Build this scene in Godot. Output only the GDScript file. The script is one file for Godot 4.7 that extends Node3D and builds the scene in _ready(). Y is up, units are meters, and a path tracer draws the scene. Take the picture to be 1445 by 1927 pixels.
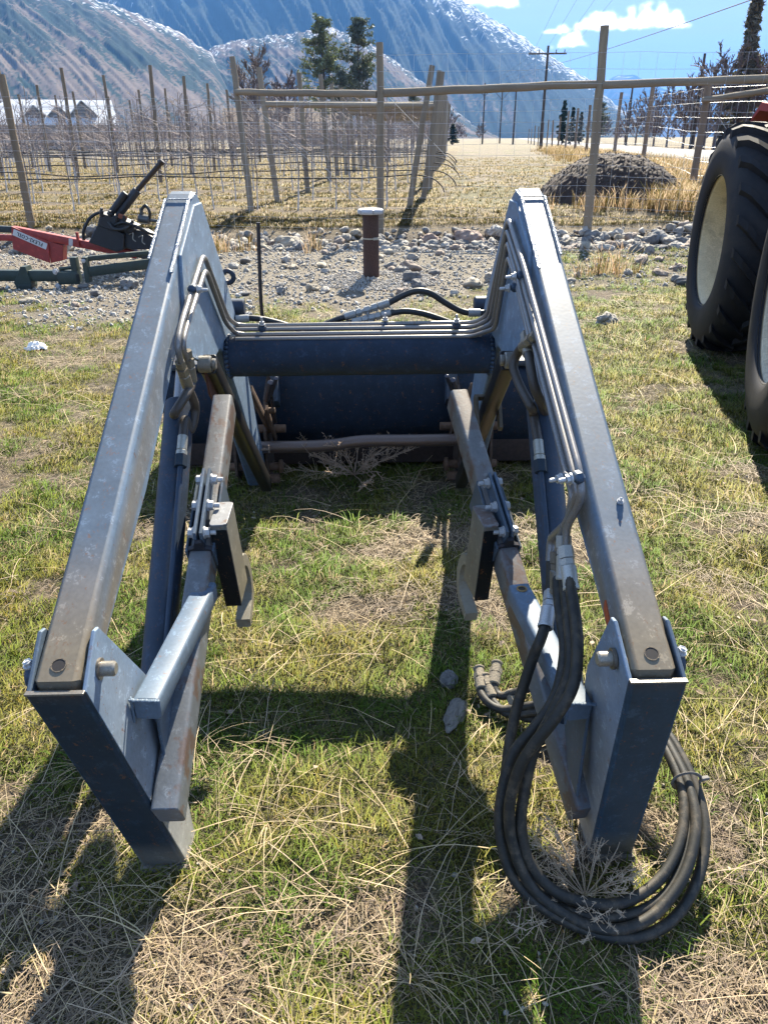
extends Node3D
# An early-spring orchard lane: a detached front-end loader in the grass, deer fence, trellised whips, mountains.

var rng := RandomNumberGenerator.new()
var M := {}
var T := {}
var hn := FastNoiseLite.new()
var gn := FastNoiseLite.new()

const SUN_AZ := 13.5
const SUN_EL := 40.0

func _ready() -> void:
	rng.seed = 7
	# ---- camera
	var cam := Camera3D.new()
	cam.name = "camera"
	cam.position = Vector3(0, 1.65, 0)
	cam.rotation_degrees = Vector3(-25.85, 0, -0.42)
	cam.fov = 67.28
	cam.near = 0.05
	cam.far = 20000.0
	cam.current = true
	add_child(cam)
	# ---- sky, air, exposure
	var env := Environment.new()
	env.background_mode = Environment.BG_SKY
	var sky := Sky.new()
	var psm := PanoramaSkyMaterial.new()
	psm.panorama = sky_picture()
	psm.energy_multiplier = 2.2
	sky.sky_material = psm
	env.sky = sky
	env.tonemap_mode = Environment.TONE_MAPPER_LINEAR
	env.tonemap_exposure = 4.0
	env.fog_enabled = true
	env.fog_density = 0.000135
	env.fog_light_color = Color(0.44, 0.69, 1.0)
	env.sdfgi_enabled = true
	env.ssao_enabled = true
	env.ssil_enabled = true
	var we := WorldEnvironment.new()
	we.name = "world_environment"
	we.environment = env
	add_child(we)
	# ---- sun: high, ahead of the camera and a little to the right
	var sun := DirectionalLight3D.new()
	sun.name = "sun"
	sun.light_color = Color(1.0, 0.96, 0.88)
	sun.light_energy = 1.5
	sun.light_angular_distance = 0.5
	sun.shadow_enabled = true
	var se := deg_to_rad(SUN_EL)
	var sa := deg_to_rad(SUN_AZ)
	add_child(sun)
	sun.look_at_from_position(Vector3(sin(sa) * cos(se), sin(se), -cos(sa) * cos(se)) * 50.0, Vector3.ZERO)

	hn.seed = 3
	hn.frequency = 1.0
	hn.fractal_octaves = 3
	gn.seed = 11
	gn.frequency = 1.0
	gn.fractal_octaves = 3
	make_materials()
	make_ground()
	make_mountains()
	make_road()
	make_fences()
	make_orchard()
	make_houses()
	make_poles()
	make_far_trees()
	make_loader()
	make_tractor()
	make_implements()
	make_well()
	make_pile()
	make_rocks()
	make_grass()
	make_litter()

# the computed sky: a clear blue gradient, paler low down, and sunlit cumulus
func sky_picture() -> ImageTexture:
	var w := 4096
	var h := 2048
	var im := Image.create(w, h, false, Image.FORMAT_RGB8)
	var row := func(y: int) -> Color:
		var e := maxf(0.0, 90.0 - (y + 0.5) * 180.0 / h)
		var t := 1.0 - exp(-e / 13.0)
		var c := Color(0.32, 0.40, 0.54).lerp(Color(0.19, 0.28, 0.48), t)
		c = c.lerp(Color(0.15, 0.215, 0.33), smoothstep(10.0, 55.0, e))
		return Color(c.r, c.g, c.b)
	for y in h:
		im.fill_rect(Rect2i(0, y, w, 1), (row.call(y) as Color * (1.0 / 3.0)).linear_to_srgb())
	var cn := FastNoiseLite.new()
	cn.seed = 5
	cn.frequency = 0.035
	cn.fractal_octaves = 5
	# azimuth, elevation of the flat base, half width, height (degrees)
	var clouds := [[15.2, 6.15, 3.2, 1.75], [6.3, 7.6, 2.3, 2.2], [12.1, 5.2, 1.0, 1.1], [10.6, 5.9, 0.7, 0.3], [18.0, 6.2, 0.5, 0.3]]
	var r := RandomNumberGenerator.new()
	r.seed = 9
	for i in 34:
		var az := r.randf_range(40.0, 320.0)
		var el := r.randf_range(7.0, 30.0)
		clouds.append([az, el, r.randf_range(2.0, 6.0), r.randf_range(1.0, 2.6)])
	for c in clouds:
		var px := w / 360.0
		var x0 := int(floor((c[0] - c[2] * 1.3) * px))
		var x1 := int(floor((c[0] + c[2] * 1.3) * px))
		var y0 := int((90.0 - c[1] - c[3] * 1.35) * px)
		var y1 := int((90.0 - c[1] + c[3] * 0.3) * px)
		for y in range(y0, y1):
			var base := row.call(y) as Color
			for x in range(x0, x1):
				var u: float = (x / px - c[0]) / c[2]
				var v: float = (90.0 - y / px - c[1]) / c[3]
				var n := cn.get_noise_2d(x * 1.0, y * 1.2)
				var n2 := cn.get_noise_2d(x * 3.1 + 900.0, y * 3.1)
				var dome := sqrt(maxf(0.0, 1.0 - u * u)) * (0.62 + 0.6 * cn.get_noise_2d(x * 0.9 + 300.0, c[1] * 50.0))
				var d := minf(dome - v, (v + 0.10) * 3.0) + n * 0.42 + n2 * 0.12
				var a := smoothstep(-0.02, 0.30, d)
				if a <= 0.0:
					continue
				var shade := clampf(0.72 + v * 0.35 + n * 0.5 + n2 * 0.4 - smoothstep(0.1, 0.9, d) * 0.12, 0.55, 1.0)
				var k := Color(2.1, 2.1, 2.15) * shade
				im.set_pixel(posmod(x, w), y, (base.lerp(k, a) * (1.0 / 3.0)).linear_to_srgb())
	return ImageTexture.create_from_image(im)

# ---------------------------------------------------------------- mesh building
class Mb:
	var v := PackedVector3Array()
	var n := PackedVector3Array()
	var c := PackedColorArray()
	var uv := PackedVector2Array()
	var ix := PackedInt32Array()
	var tint := Color.WHITE
	var colf: Callable

	func vert(p: Vector3, nn: Vector3, t := Vector2.ZERO) -> int:
		v.push_back(p)
		n.push_back(nn)
		uv.push_back(t)
		c.push_back(colf.call(p) if colf.is_valid() else tint)
		return v.size() - 1

	func tri(a: int, b: int, d: int) -> void:
		var g := (v[d] - v[a]).cross(v[b] - v[a])
		ix.push_back(a)
		if g.dot(n[a] + n[b] + n[d]) >= 0.0:
			ix.push_back(b)
			ix.push_back(d)
		else:
			ix.push_back(d)
			ix.push_back(b)

	func quad(a: int, b: int, d: int, e: int) -> void:
		tri(a, b, d)
		tri(a, d, e)

	func flat(p: Array, nn: Vector3) -> void:
		var k := v.size()
		for q in p:
			vert(q, nn)
		for i in range(1, p.size() - 1):
			tri(k, k + i, k + i + 1)

	static func ccw(poly: PackedVector2Array) -> PackedVector2Array:
		var q := poly.duplicate()
		if Geometry2D.is_polygon_clockwise(q):
			q.reverse()
		var area := 0.0
		for i in q.size():
			area += q[i].cross(q[(i + 1) % q.size()])
		if area < 0.0:
			q.reverse()
		return q

	static func inset(q: PackedVector2Array, d: float) -> PackedVector2Array:
		var out := PackedVector2Array()
		var m := q.size()
		for i in m:
			var a := (q[i] - q[(i + m - 1) % m]).normalized()
			var b := (q[(i + 1) % m] - q[i]).normalized()
			var na := Vector2(-a.y, a.x)
			var nb := Vector2(-b.y, b.x)
			var mid := (na + nb)
			var s := maxf(mid.length_squared() * 0.5, 0.35)
			out.push_back(q[i] + mid * d / s)
		return out

	func extrude(poly: PackedVector2Array, t: Transform3D, z0: float, z1: float, bev := 0.0, smooth_side := false) -> void:
		var q := ccw(poly)
		var m := q.size()
		var qi := inset(q, bev) if bev > 0.0 else q
		var nb := t.basis.inverse().transposed()
		var zl := minf(z0, z1)
		var zh := maxf(z0, z1)
		var k := Geometry2D.triangulate_polygon(qi)
		for e in [[zl, -1.0], [zh, 1.0]]:
			var nn := (nb * Vector3(0, 0, e[1])).normalized()
			var s := v.size()
			for p in qi:
				vert(t * Vector3(p.x, p.y, e[0]), nn)
			for j in range(0, k.size(), 3):
				tri(s + k[j], s + k[j + 1], s + k[j + 2])
		for i in m:
			var j := (i + 1) % m
			var d := (q[j] - q[i]).normalized()
			var o := Vector3(d.y, -d.x, 0)
			var on := (nb * o).normalized()
			var oi := on
			var oj := on
			if smooth_side:
				var dp := (q[i] - q[(i + m - 1) % m]).normalized()
				var dn := (q[(j + 1) % m] - q[j]).normalized()
				if dp.dot(d) > 0.5:
					oi = (nb * Vector3(d.y + dp.y, -d.x - dp.x, 0)).normalized()
				if dn.dot(d) > 0.5:
					oj = (nb * Vector3(d.y + dn.y, -d.x - dn.x, 0)).normalized()
			var a := vert(t * Vector3(q[i].x, q[i].y, zl + bev), oi)
			var b := vert(t * Vector3(q[j].x, q[j].y, zl + bev), oj)
			var cc := vert(t * Vector3(q[j].x, q[j].y, zh - bev), oj)
			var dd := vert(t * Vector3(q[i].x, q[i].y, zh - bev), oi)
			quad(a, b, cc, dd)
			if bev > 0.0:
				for e in [[zl, zl + bev, -1.0], [zh, zh - bev, 1.0]]:
					var cn := (nb * Vector3(0, 0, e[2])).normalized()
					var a2 := vert(t * Vector3(q[i].x, q[i].y, e[1]), (oi + cn * 0.25).normalized())
					var b2 := vert(t * Vector3(q[j].x, q[j].y, e[1]), (oj + cn * 0.25).normalized())
					var c2 := vert(t * Vector3(qi[j].x, qi[j].y, e[0]), (cn + oj * 0.25).normalized())
					var d2 := vert(t * Vector3(qi[i].x, qi[i].y, e[0]), (cn + oi * 0.25).normalized())
					quad(a2, b2, c2, d2)

	static func rrect(w: float, h: float, r: float, seg := 2) -> PackedVector2Array:
		var out := PackedVector2Array()
		r = minf(r, minf(w, h) * 0.49)
		for i in 4:
			var cx := (w * 0.5 - r) * (1.0 if i == 0 or i == 3 else -1.0)
			var cy := (h * 0.5 - r) * (1.0 if i < 2 else -1.0)
			for s in seg + 1:
				var a := (i + float(s) / seg) * PI * 0.5
				out.push_back(Vector2(cx + cos(a) * r, cy + sin(a) * r))
		return out

	func box(t: Transform3D, size: Vector3, r := 0.004) -> void:
		extrude(rrect(size.x, size.y, r, 1), t, -size.z * 0.5, size.z * 0.5, minf(r, size.z * 0.3))

	static func along(p0: Vector3, p1: Vector3, up := Vector3.UP) -> Transform3D:
		var z := (p1 - p0).normalized()
		var x := up.cross(z)
		if x.length() < 0.001:
			x = Vector3.RIGHT.cross(z)
		x = x.normalized()
		return Transform3D(Basis(x, z.cross(x), z), p0)

	func beam(p0: Vector3, p1: Vector3, w: float, h: float, r := 0.006, up := Vector3.UP) -> void:
		extrude(rrect(w, h, r, 2), along(p0, p1, up), 0.0, p0.distance_to(p1), minf(r * 0.5, 0.004), true)

	# surface of revolution about the local y axis; profile of (radius, y)
	func lathe(prof: PackedVector2Array, t: Transform3D, seg := 16, smooth := false, facet := false) -> void:
		var nb := t.basis.inverse().transposed()
		var m := prof.size()
		for i in m - 1:
			var d := (prof[i + 1] - prof[i]).normalized()
			var na := Vector2(d.y, -d.x)
			var n0 := na
			var n1 := na
			if smooth:
				if i > 0:
					var e := (prof[i] - prof[i - 1]).normalized()
					if e.dot(d) > 0.35:
						n0 = (na + Vector2(e.y, -e.x)).normalized()
				if i < m - 2:
					var e := (prof[i + 2] - prof[i + 1]).normalized()
					if e.dot(d) > 0.35:
						n1 = (na + Vector2(e.y, -e.x)).normalized()
			var prev := []
			for s in seg + 1:
				var a := TAU * s / seg
				var an := a
				var r0 := prof[i]
				var r1 := prof[i + 1]
				if facet:
					if s < seg:
						var a1 := TAU * (s + 1) / seg
						var am := (a + a1) * 0.5
						var f := (nb * Vector3(cos(am) * na.x, na.y, sin(am) * na.x)).normalized()
						var w0 := vert(t * Vector3(cos(a) * r0.x, r0.y, sin(a) * r0.x), f)
						var w1 := vert(t * Vector3(cos(a) * r1.x, r1.y, sin(a) * r1.x), f)
						var w2 := vert(t * Vector3(cos(a1) * r1.x, r1.y, sin(a1) * r1.x), f)
						var w3 := vert(t * Vector3(cos(a1) * r0.x, r0.y, sin(a1) * r0.x), f)
						quad(w0, w1, w2, w3)
					continue
				var k0 := vert(t * Vector3(cos(a) * r0.x, r0.y, sin(a) * r0.x), (nb * Vector3(cos(an) * n0.x, n0.y, sin(an) * n0.x)).normalized())
				var k1 := vert(t * Vector3(cos(a) * r1.x, r1.y, sin(a) * r1.x), (nb * Vector3(cos(an) * n1.x, n1.y, sin(an) * n1.x)).normalized())
				if s > 0:
					quad(prev[0], prev[1], k1, k0)
				prev = [k0, k1]

	func rod(p0: Vector3, p1: Vector3, r: float, seg := 12, bev := 0.0, facet := false) -> void:
		var z := p1 - p0
		var l := z.length()
		var t := along(p0, p1)
		var tt := Transform3D(Basis(t.basis.x, t.basis.z, -t.basis.y), p0)
		var p := PackedVector2Array([Vector2(0, 0), Vector2(r - bev, 0), Vector2(r, bev), Vector2(r, l - bev), Vector2(r - bev, l), Vector2(0, l)])
		if bev <= 0.0:
			p = PackedVector2Array([Vector2(0, 0), Vector2(r, 0), Vector2(r, l), Vector2(0, l)])
		lathe(p, tt, seg, false, facet)

	static func spline(p: PackedVector3Array, sub: int) -> PackedVector3Array:
		if p.size() < 3 or sub <= 1:
			return p
		var out := PackedVector3Array()
		var m := p.size()
		for i in m - 1:
			var a := p[i - 1] if i > 0 else p[0] * 2.0 - p[1]
			var d := p[i + 2] if i < m - 2 else p[m - 1] * 2.0 - p[m - 2]
			for s in sub:
				out.push_back(p[i].cubic_interpolate(p[i + 1], a, d, float(s) / sub))
		out.push_back(p[m - 1])
		return out

	# a polyline with its corners rounded off
	static func bends(p: PackedVector3Array, r: float, seg := 4) -> PackedVector3Array:
		var out := PackedVector3Array([p[0]])
		for i in range(1, p.size() - 1):
			var a := p[i - 1] - p[i]
			var b := p[i + 1] - p[i]
			var d := minf(r, minf(a.length(), b.length()) * 0.48)
			var s := p[i] + a.normalized() * d
			var e := p[i] + b.normalized() * d
			for k in seg + 1:
				var t := float(k) / seg
				out.push_back(s.lerp(p[i], t).lerp(p[i].lerp(e, t), t))
		out.push_back(p[p.size() - 1])
		return out

	func tube(path: PackedVector3Array, r: float, sides := 8, r_end := -1.0, caps := true, wob := 0.0) -> void:
		var m := path.size()
		var re := r if r_end < 0.0 else r_end
		var tg := (path[1] - path[0]).normalized()
		var up := Vector3.UP if absf(tg.y) < 0.9 else Vector3.RIGHT
		var x := up.cross(tg).normalized()
		var base := v.size()
		for i in m:
			var t := (path[mini(i + 1, m - 1)] - path[maxi(i - 1, 0)]).normalized()
			x = (x - t * x.dot(t)).normalized()
			var y := t.cross(x)
			var rr := lerpf(r, re, float(i) / (m - 1))
			if wob > 0.0:
				rr *= 1.0 + wob * sin(i * 2.3 + path[i].x * 190.0) * cos(i * 1.1)
			for s in sides:
				var a := TAU * s / sides
				var d := x * cos(a) + y * sin(a)
				vert(path[i] + d * rr, d, Vector2(float(s) / sides, i))
		for i in m - 1:
			for s in sides:
				var s2 := (s + 1) % sides
				quad(base + i * sides + s, base + (i + 1) * sides + s, base + (i + 1) * sides + s2, base + i * sides + s2)
		if caps:
			for e in [[0, (path[0] - path[1]).normalized()], [m - 1, (path[m - 1] - path[m - 2]).normalized()]]:
				var k := v.size()
				for s in sides:
					vert(v[base + e[0] * sides + s], e[1])
				for s in range(1, sides - 1):
					tri(k, k + s, k + s + 1)

	func ball(t: Transform3D, seg := 10, rings := 6) -> void:
		var nb := t.basis.inverse().transposed()
		var k := v.size()
		for i in rings + 1:
			var la := PI * i / rings
			for s in seg + 1:
				var lo := TAU * s / seg
				var d := Vector3(sin(la) * cos(lo), cos(la), sin(la) * sin(lo))
				vert(t * d, (nb * d).normalized())
		for i in rings:
			for s in seg:
				var a := k + i * (seg + 1) + s
				quad(a, a + 1, a + seg + 2, a + seg + 1)

	func mesh(mat: Material) -> ArrayMesh:
		var arr := []
		arr.resize(Mesh.ARRAY_MAX)
		arr[Mesh.ARRAY_VERTEX] = v
		arr[Mesh.ARRAY_NORMAL] = n
		arr[Mesh.ARRAY_COLOR] = c
		arr[Mesh.ARRAY_TEX_UV] = uv
		arr[Mesh.ARRAY_INDEX] = ix
		var am := ArrayMesh.new()
		am.add_surface_from_arrays(Mesh.PRIMITIVE_TRIANGLES, arr)
		am.surface_set_material(0, mat)
		return am

func V(x: float, y: float, z: float) -> Vector3:
	return Vector3(x, y, z)

func P3(a: Array) -> PackedVector3Array:
	return PackedVector3Array(a)

func P2(a: Array) -> PackedVector2Array:
	var o := PackedVector2Array()
	for i in range(0, a.size(), 2):
		o.push_back(Vector2(a[i], a[i + 1]))
	return o

func lin(r: float, g: float, b: float) -> Color:
	return Color(r, g, b)

# ---------------------------------------------------------------- naming and adding
var used := {}

func numbered(called: String) -> String:
	if not used.has(called):
		used[called] = 0
		return called
	used[called] += 1
	return "%s_%03d" % [called, used[called]]

func tag(o: Node, label := "", category := "", group := "", kind := "") -> Node:
	if label: o.set_meta("label", label)
	if category: o.set_meta("category", category)
	if group: o.set_meta("group", group)
	if kind: o.set_meta("kind", kind)
	return o

func thing(called: String, label: String, category: String, at := Vector3.ZERO, turn := 0.0, group := "") -> Node3D:
	var o := Node3D.new()
	o.name = numbered(called)
	add_child(o)
	o.position = at
	o.rotation.y = turn
	tag(o, label, category, group)
	return o

func put(parent: Node, called: String, m: Mesh, at := Transform3D.IDENTITY) -> MeshInstance3D:
	var o := MeshInstance3D.new()
	o.mesh = m
	o.transform = at
	if parent == self:
		o.name = numbered(called)
		add_child(o)
	else:
		var nm := called
		var k := 0
		while parent.has_node(nm):
			k += 1
			nm = "%s_%03d" % [called, k]
		o.name = nm
		parent.add_child(o, true)
	return o

func scatter(parent: Node, called: String, m: Mesh, buf: PackedFloat32Array, colored := true) -> MultiMeshInstance3D:
	var mm := MultiMesh.new()
	mm.transform_format = MultiMesh.TRANSFORM_3D
	mm.use_colors = colored
	mm.mesh = m
	mm.instance_count = buf.size() / (16 if colored else 12)
	mm.buffer = buf
	var o := MultiMeshInstance3D.new()
	o.multimesh = mm
	o.name = numbered(called) if parent == self else called
	parent.add_child(o, true)
	return o

func rec(buf: PackedFloat32Array, b: Basis, p: Vector3, c: Color) -> void:
	buf.append_array(PackedFloat32Array([b.x.x, b.y.x, b.z.x, p.x, b.x.y, b.y.y, b.z.y, p.y, b.x.z, b.y.z, b.z.z, p.z, c.r, c.g, c.b, 1.0]))

# ---------------------------------------------------------------- textures and materials
func noise_bytes(size: int, sd: int, freq: float, oct := 4, kind := FastNoiseLite.TYPE_SIMPLEX_SMOOTH) -> PackedByteArray:
	var f := FastNoiseLite.new()
	f.seed = sd
	f.noise_type = kind
	f.frequency = freq
	f.fractal_octaves = oct
	if kind == FastNoiseLite.TYPE_CELLULAR:
		f.fractal_type = FastNoiseLite.FRACTAL_NONE
	var im := f.get_seamless_image(size, size, false, false, 0.15, true)
	im.convert(Image.FORMAT_L8)
	return im.get_data()

func rgb_tex(size: int, f: Callable, alpha := false) -> ImageTexture:
	var k := 4 if alpha else 3
	var d := PackedByteArray()
	d.resize(size * size * k)
	for i in size * size:
		var c: Color = f.call(i)
		d[i * k] = int(clampf(c.r, 0, 1) * 255.0)
		d[i * k + 1] = int(clampf(c.g, 0, 1) * 255.0)
		d[i * k + 2] = int(clampf(c.b, 0, 1) * 255.0)
		if alpha:
			d[i * k + 3] = int(clampf(c.a, 0, 1) * 255.0)
	return ImageTexture.create_from_image(Image.create_from_data(size, size, false, Image.FORMAT_RGBA8 if alpha else Image.FORMAT_RGB8, d))

func grey_tex(size: int, bytes: PackedByteArray) -> ImageTexture:
	var im := Image.create_from_data(size, size, false, Image.FORMAT_L8, bytes)
	return ImageTexture.create_from_image(im)

func mat_of(tex: Texture2D, scale: float, rough: float, col := Color.WHITE, world := false) -> StandardMaterial3D:
	var m := StandardMaterial3D.new()
	m.albedo_color = col.linear_to_srgb()
	m.roughness = rough
	m.vertex_color_use_as_albedo = true
	m.vertex_color_is_srgb = false
	if tex:
		m.albedo_texture = tex
		m.uv1_triplanar = true
		m.uv1_world_triplanar = world
		m.uv1_scale = Vector3.ONE * scale
		m.uv1_triplanar_sharpness = 6.0
	return m

func relief(m: StandardMaterial3D, tex: Texture2D, cm: float) -> void:
	m.heightmap_enabled = true
	m.heightmap_texture = tex
	m.heightmap_scale = cm

func over(m: StandardMaterial3D, tex: Texture2D) -> void:
	m.detail_enabled = true
	m.detail_blend_mode = BaseMaterial3D.BLEND_MODE_MIX
	m.detail_albedo = tex
	m.detail_uv_layer = BaseMaterial3D.DETAIL_UV_1

func plain_mat(col: Color, rough := 0.6, metal := 0.0) -> StandardMaterial3D:
	var m := StandardMaterial3D.new()
	m.albedo_color = col.linear_to_srgb()
	m.roughness = rough
	m.metallic = metal
	return m

func make_materials() -> void:
	var s := 512
	var n1 := noise_bytes(s, 1, 0.006, 5)
	var n2 := noise_bytes(s, 2, 0.022, 5)
	var n3 := noise_bytes(s, 3, 0.09, 4)
	var n4 := noise_bytes(s, 4, 0.012, 3, FastNoiseLite.TYPE_CELLULAR)
	var n5 := noise_bytes(s, 8, 0.2, 3)
	# paint: faded in clouds, scuffed in streaks; a neutral multiplier for the paint colour
	T.paint = rgb_tex(s, func(i):
		var a := n1[i] / 255.0
		var b := n2[i] / 255.0
		var c := n3[i] / 255.0
		var k := 0.56 + 0.20 * a + 0.12 * (b - 0.5) + 0.14 * (c - 0.5)
		var scuff := smoothstep(0.665, 0.70, b * 0.55 + n5[i] / 255.0 * 0.28 + c * 0.22)
		k += scuff * 0.5
		return Color(k, k * (1.0 + 0.02 * scuff), k).linear_to_srgb())
	# rust bloom and chips, transparent elsewhere
	T.rust_spots = rgb_tex(s, func(i):
		var b := n2[i] / 255.0
		var c := n3[i] / 255.0
		var d := n5[i] / 255.0
		var al := smoothstep(0.675, 0.72, b * 0.50 + c * 0.30 + d * 0.22) * 0.8
		var r := lerpf(0.6, 1.2, d)
		var col := Color(0.17 * r, 0.075 * r, 0.032 * r).linear_to_srgb()
		return Color(col.r, col.g, col.b, al), true)
	T.rust_heavy = rgb_tex(s, func(i):
		var a := n1[i] / 255.0
		var b := n2[i] / 255.0
		var c := n3[i] / 255.0
		var d := n5[i] / 255.0
		var al := smoothstep(0.53, 0.62, a * 0.55 + b * 0.38 + c * 0.12) * (0.55 + 0.45 * c)
		var r := lerpf(0.6, 1.25, d)
		var col := Color(0.115 * r, 0.058 * r, 0.034 * r).linear_to_srgb()
		return Color(col.r, col.g, col.b, al), true)
	T.rust = rgb_tex(s, func(i):
		var a := n2[i] / 255.0
		var b := n3[i] / 255.0
		var d := n5[i] / 255.0
		var k := 0.45 + 0.5 * a + 0.35 * (d - 0.5)
		return Color(k, k * lerpf(0.86, 1.05, b), k * lerpf(0.75, 1.05, a)).linear_to_srgb())
	# dried mud over rubber or paint
	T.mud = rgb_tex(s, func(i):
		var a := n1[i] / 255.0
		var b := n2[i] / 255.0
		var c := n3[i] / 255.0
		var al := smoothstep(0.50, 0.72, a * 0.5 + b * 0.4 + c * 0.15) * 0.42
		var r := lerpf(0.7, 1.2, c)
		var col := Color(0.17 * r, 0.13 * r, 0.085 * r).linear_to_srgb()
		return Color(col.r, col.g, col.b, al), true)
	T.grain = rgb_tex(s, func(i):
		var k := 0.55 + 0.3 * n3[i] / 255.0 + 0.25 * (n5[i] / 255.0 - 0.5)
		return Color(k, k, k).linear_to_srgb())
	T.bump = grey_tex(s, n3)
	T.fine = grey_tex(s, n5)
	T.cell = grey_tex(s, n4)
	# ground litter: dark crumbly soil, moss, chaff and short straw
	var gs := 1024
	var g1 := noise_bytes(gs, 21, 0.006, 5)
	var g2 := noise_bytes(gs, 22, 0.03, 4)
	var g3 := noise_bytes(gs, 23, 0.16, 3)
	var gd := PackedFloat32Array()
	gd.resize(gs * gs * 3)
	var hb := PackedByteArray()
	hb.resize(gs * gs)
	for i in gs * gs:
		var a := g1[i] / 255.0
		var b := g2[i] / 255.0
		var c := g3[i] / 255.0
		var k := 0.42 + 0.5 * (b - 0.5) + 0.75 * (c - 0.5) + 0.35 * (a - 0.5)
		k = maxf(k, 0.06)
		gd[i * 3] = k
		gd[i * 3 + 1] = k * 0.97
		gd[i * 3 + 2] = k * 0.93
		hb[i] = int(clampf(b * 0.55 + c * 0.45, 0, 1) * 200.0)
	var r := RandomNumberGenerator.new()
	r.seed = 77
	for q in 9000:
		var x := r.randf() * gs
		var y := r.randf() * gs
		var an := r.randf() * TAU
		var l := r.randf_range(4, 26)
		var bend := r.randf_range(-0.05, 0.05)
		var br := r.randf_range(0.55, 1.0)
		var wd := 2 if r.randf() < 0.4 else 1
		for t in int(l):
			an += bend
			x += cos(an)
			y += sin(an)
			for e in wd:
				var ii := (posmod(int(y), gs) * gs + posmod(int(x) + e, gs))
				gd[ii * 3] = br
				gd[ii * 3 + 1] = br * 0.93
				gd[ii * 3 + 2] = br * 0.80
				hb[ii] = 235
	var gb := PackedByteArray()
	gb.resize(gs * gs * 3)
	for i in gs * gs * 3:
		gb[i] = int(clampf(pow(clampf(gd[i], 0, 1), 0.4545), 0, 1) * 255.0)
	T.litter = ImageTexture.create_from_image(Image.create_from_data(gs, gs, false, Image.FORMAT_RGB8, gb))
	T.litter_h = grey_tex(gs, hb)

	M.paint = mat_of(T.paint, 1.6, 0.54)
	M.paint.metallic_specular = 0.42
	over(M.paint, T.rust_spots)
	M.paint.detail_uv_layer = BaseMaterial3D.DETAIL_UV_2
	M.paint.uv2_triplanar = true
	M.paint.uv2_scale = Vector3.ONE * 2.3
	relief(M.paint, T.bump, 0.012)
	M.navy = mat_of(T.paint, 1.6, 0.6)
	M.navy.metallic_specular = 0.3
	over(M.navy, T.rust_spots)
	M.navy.detail_uv_layer = BaseMaterial3D.DETAIL_UV_2
	M.navy.uv2_triplanar = true
	M.navy.uv2_scale = Vector3.ONE * 2.3
	M.beam = mat_of(T.paint, 2.1, 0.5)
	over(M.beam, T.rust_heavy)
	M.beam.detail_uv_layer = BaseMaterial3D.DETAIL_UV_2
	M.beam.uv2_triplanar = true
	M.beam.uv2_scale = Vector3.ONE * 1.4
	relief(M.beam, T.bump, 0.02)
	M.paint_red = mat_of(T.paint, 1.1, 0.5)
	M.dust = mat_of(T.grain, 3.0, 0.9)
	relief(M.dust, T.bump, 0.12)
	M.rust = mat_of(T.rust, 3.0, 0.85)
	relief(M.rust, T.fine, 0.08)
	M.rubber = mat_of(T.grain, 2.0, 0.62)
	over(M.rubber, T.mud)
	M.rubber.detail_uv_layer = BaseMaterial3D.DETAIL_UV_2
	M.rubber.uv2_triplanar = true
	M.rubber.uv2_scale = Vector3.ONE * 3.4
	relief(M.rubber, T.fine, 0.02)
	M.tyre = mat_of(T.grain, 2.0, 0.68)
	M.tyre.metallic_specular = 0.35
	over(M.tyre, T.mud)
	M.tyre.detail_uv_layer = BaseMaterial3D.DETAIL_UV_2
	M.tyre.uv2_triplanar = true
	M.tyre.uv2_scale = Vector3.ONE * 0.6
	M.tyre.detail_mask = grey_tex(4, PackedByteArray([60,60,60,60,60,60,60,60,60,60,60,60,60,60,60,60]))
	M.hose = mat_of(T.grain, 2.5, 0.5)
	M.zinc = mat_of(T.grain, 5.0, 0.42)
	M.zinc.metallic = 0.35
	M.steel = mat_of(T.grain, 3.0, 0.36)
	M.steel.metallic = 0.4
	over(M.steel, T.rust_spots)
	M.steel.detail_uv_layer = BaseMaterial3D.DETAIL_UV_2
	M.steel.uv2_triplanar = true
	M.steel.uv2_scale = Vector3.ONE * 4.0
	M.weld = mat_of(T.grain, 9.0, 0.35)
	M.weld.metallic = 0.6
	relief(M.weld, T.fine, 0.3)
	M.plain = mat_of(T.grain, 2.0, 0.75)
	M.stone = mat_of(T.grain, 3.0, 0.85)
	relief(M.stone, T.fine, 0.3)
	M.wood = mat_of(T.grain, 1.0, 0.9)
	M.wood.uv1_scale = Vector3(6.0, 0.7, 6.0)
	relief(M.wood, T.bump, 0.4)
	M.ground = mat_of(T.litter, 0.7, 0.95, Color.WHITE, true)
	relief(M.ground, T.litter_h, 1.4)
	M.leaf = StandardMaterial3D.new()
	M.leaf.vertex_color_use_as_albedo = true
	M.leaf.roughness = 0.6
	M.leaf.backlight_enabled = true
	M.leaf.backlight = Color(0.55, 0.6, 0.4)
	M.leaf.metallic_specular = 0.25
	M.straw = StandardMaterial3D.new()
	M.straw.vertex_color_use_as_albedo = true
	M.straw.roughness = 0.7
	M.straw.backlight_enabled = true
	M.straw.backlight = Color(0.3, 0.28, 0.22)
	M.bark = StandardMaterial3D.new()
	M.bark.vertex_color_use_as_albedo = true
	M.bark.roughness = 0.9
	M.hill = StandardMaterial3D.new()
	M.hill.vertex_color_use_as_albedo = true
	M.hill.roughness = 1.0
	M.hill.metallic_specular = 0.1

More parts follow.
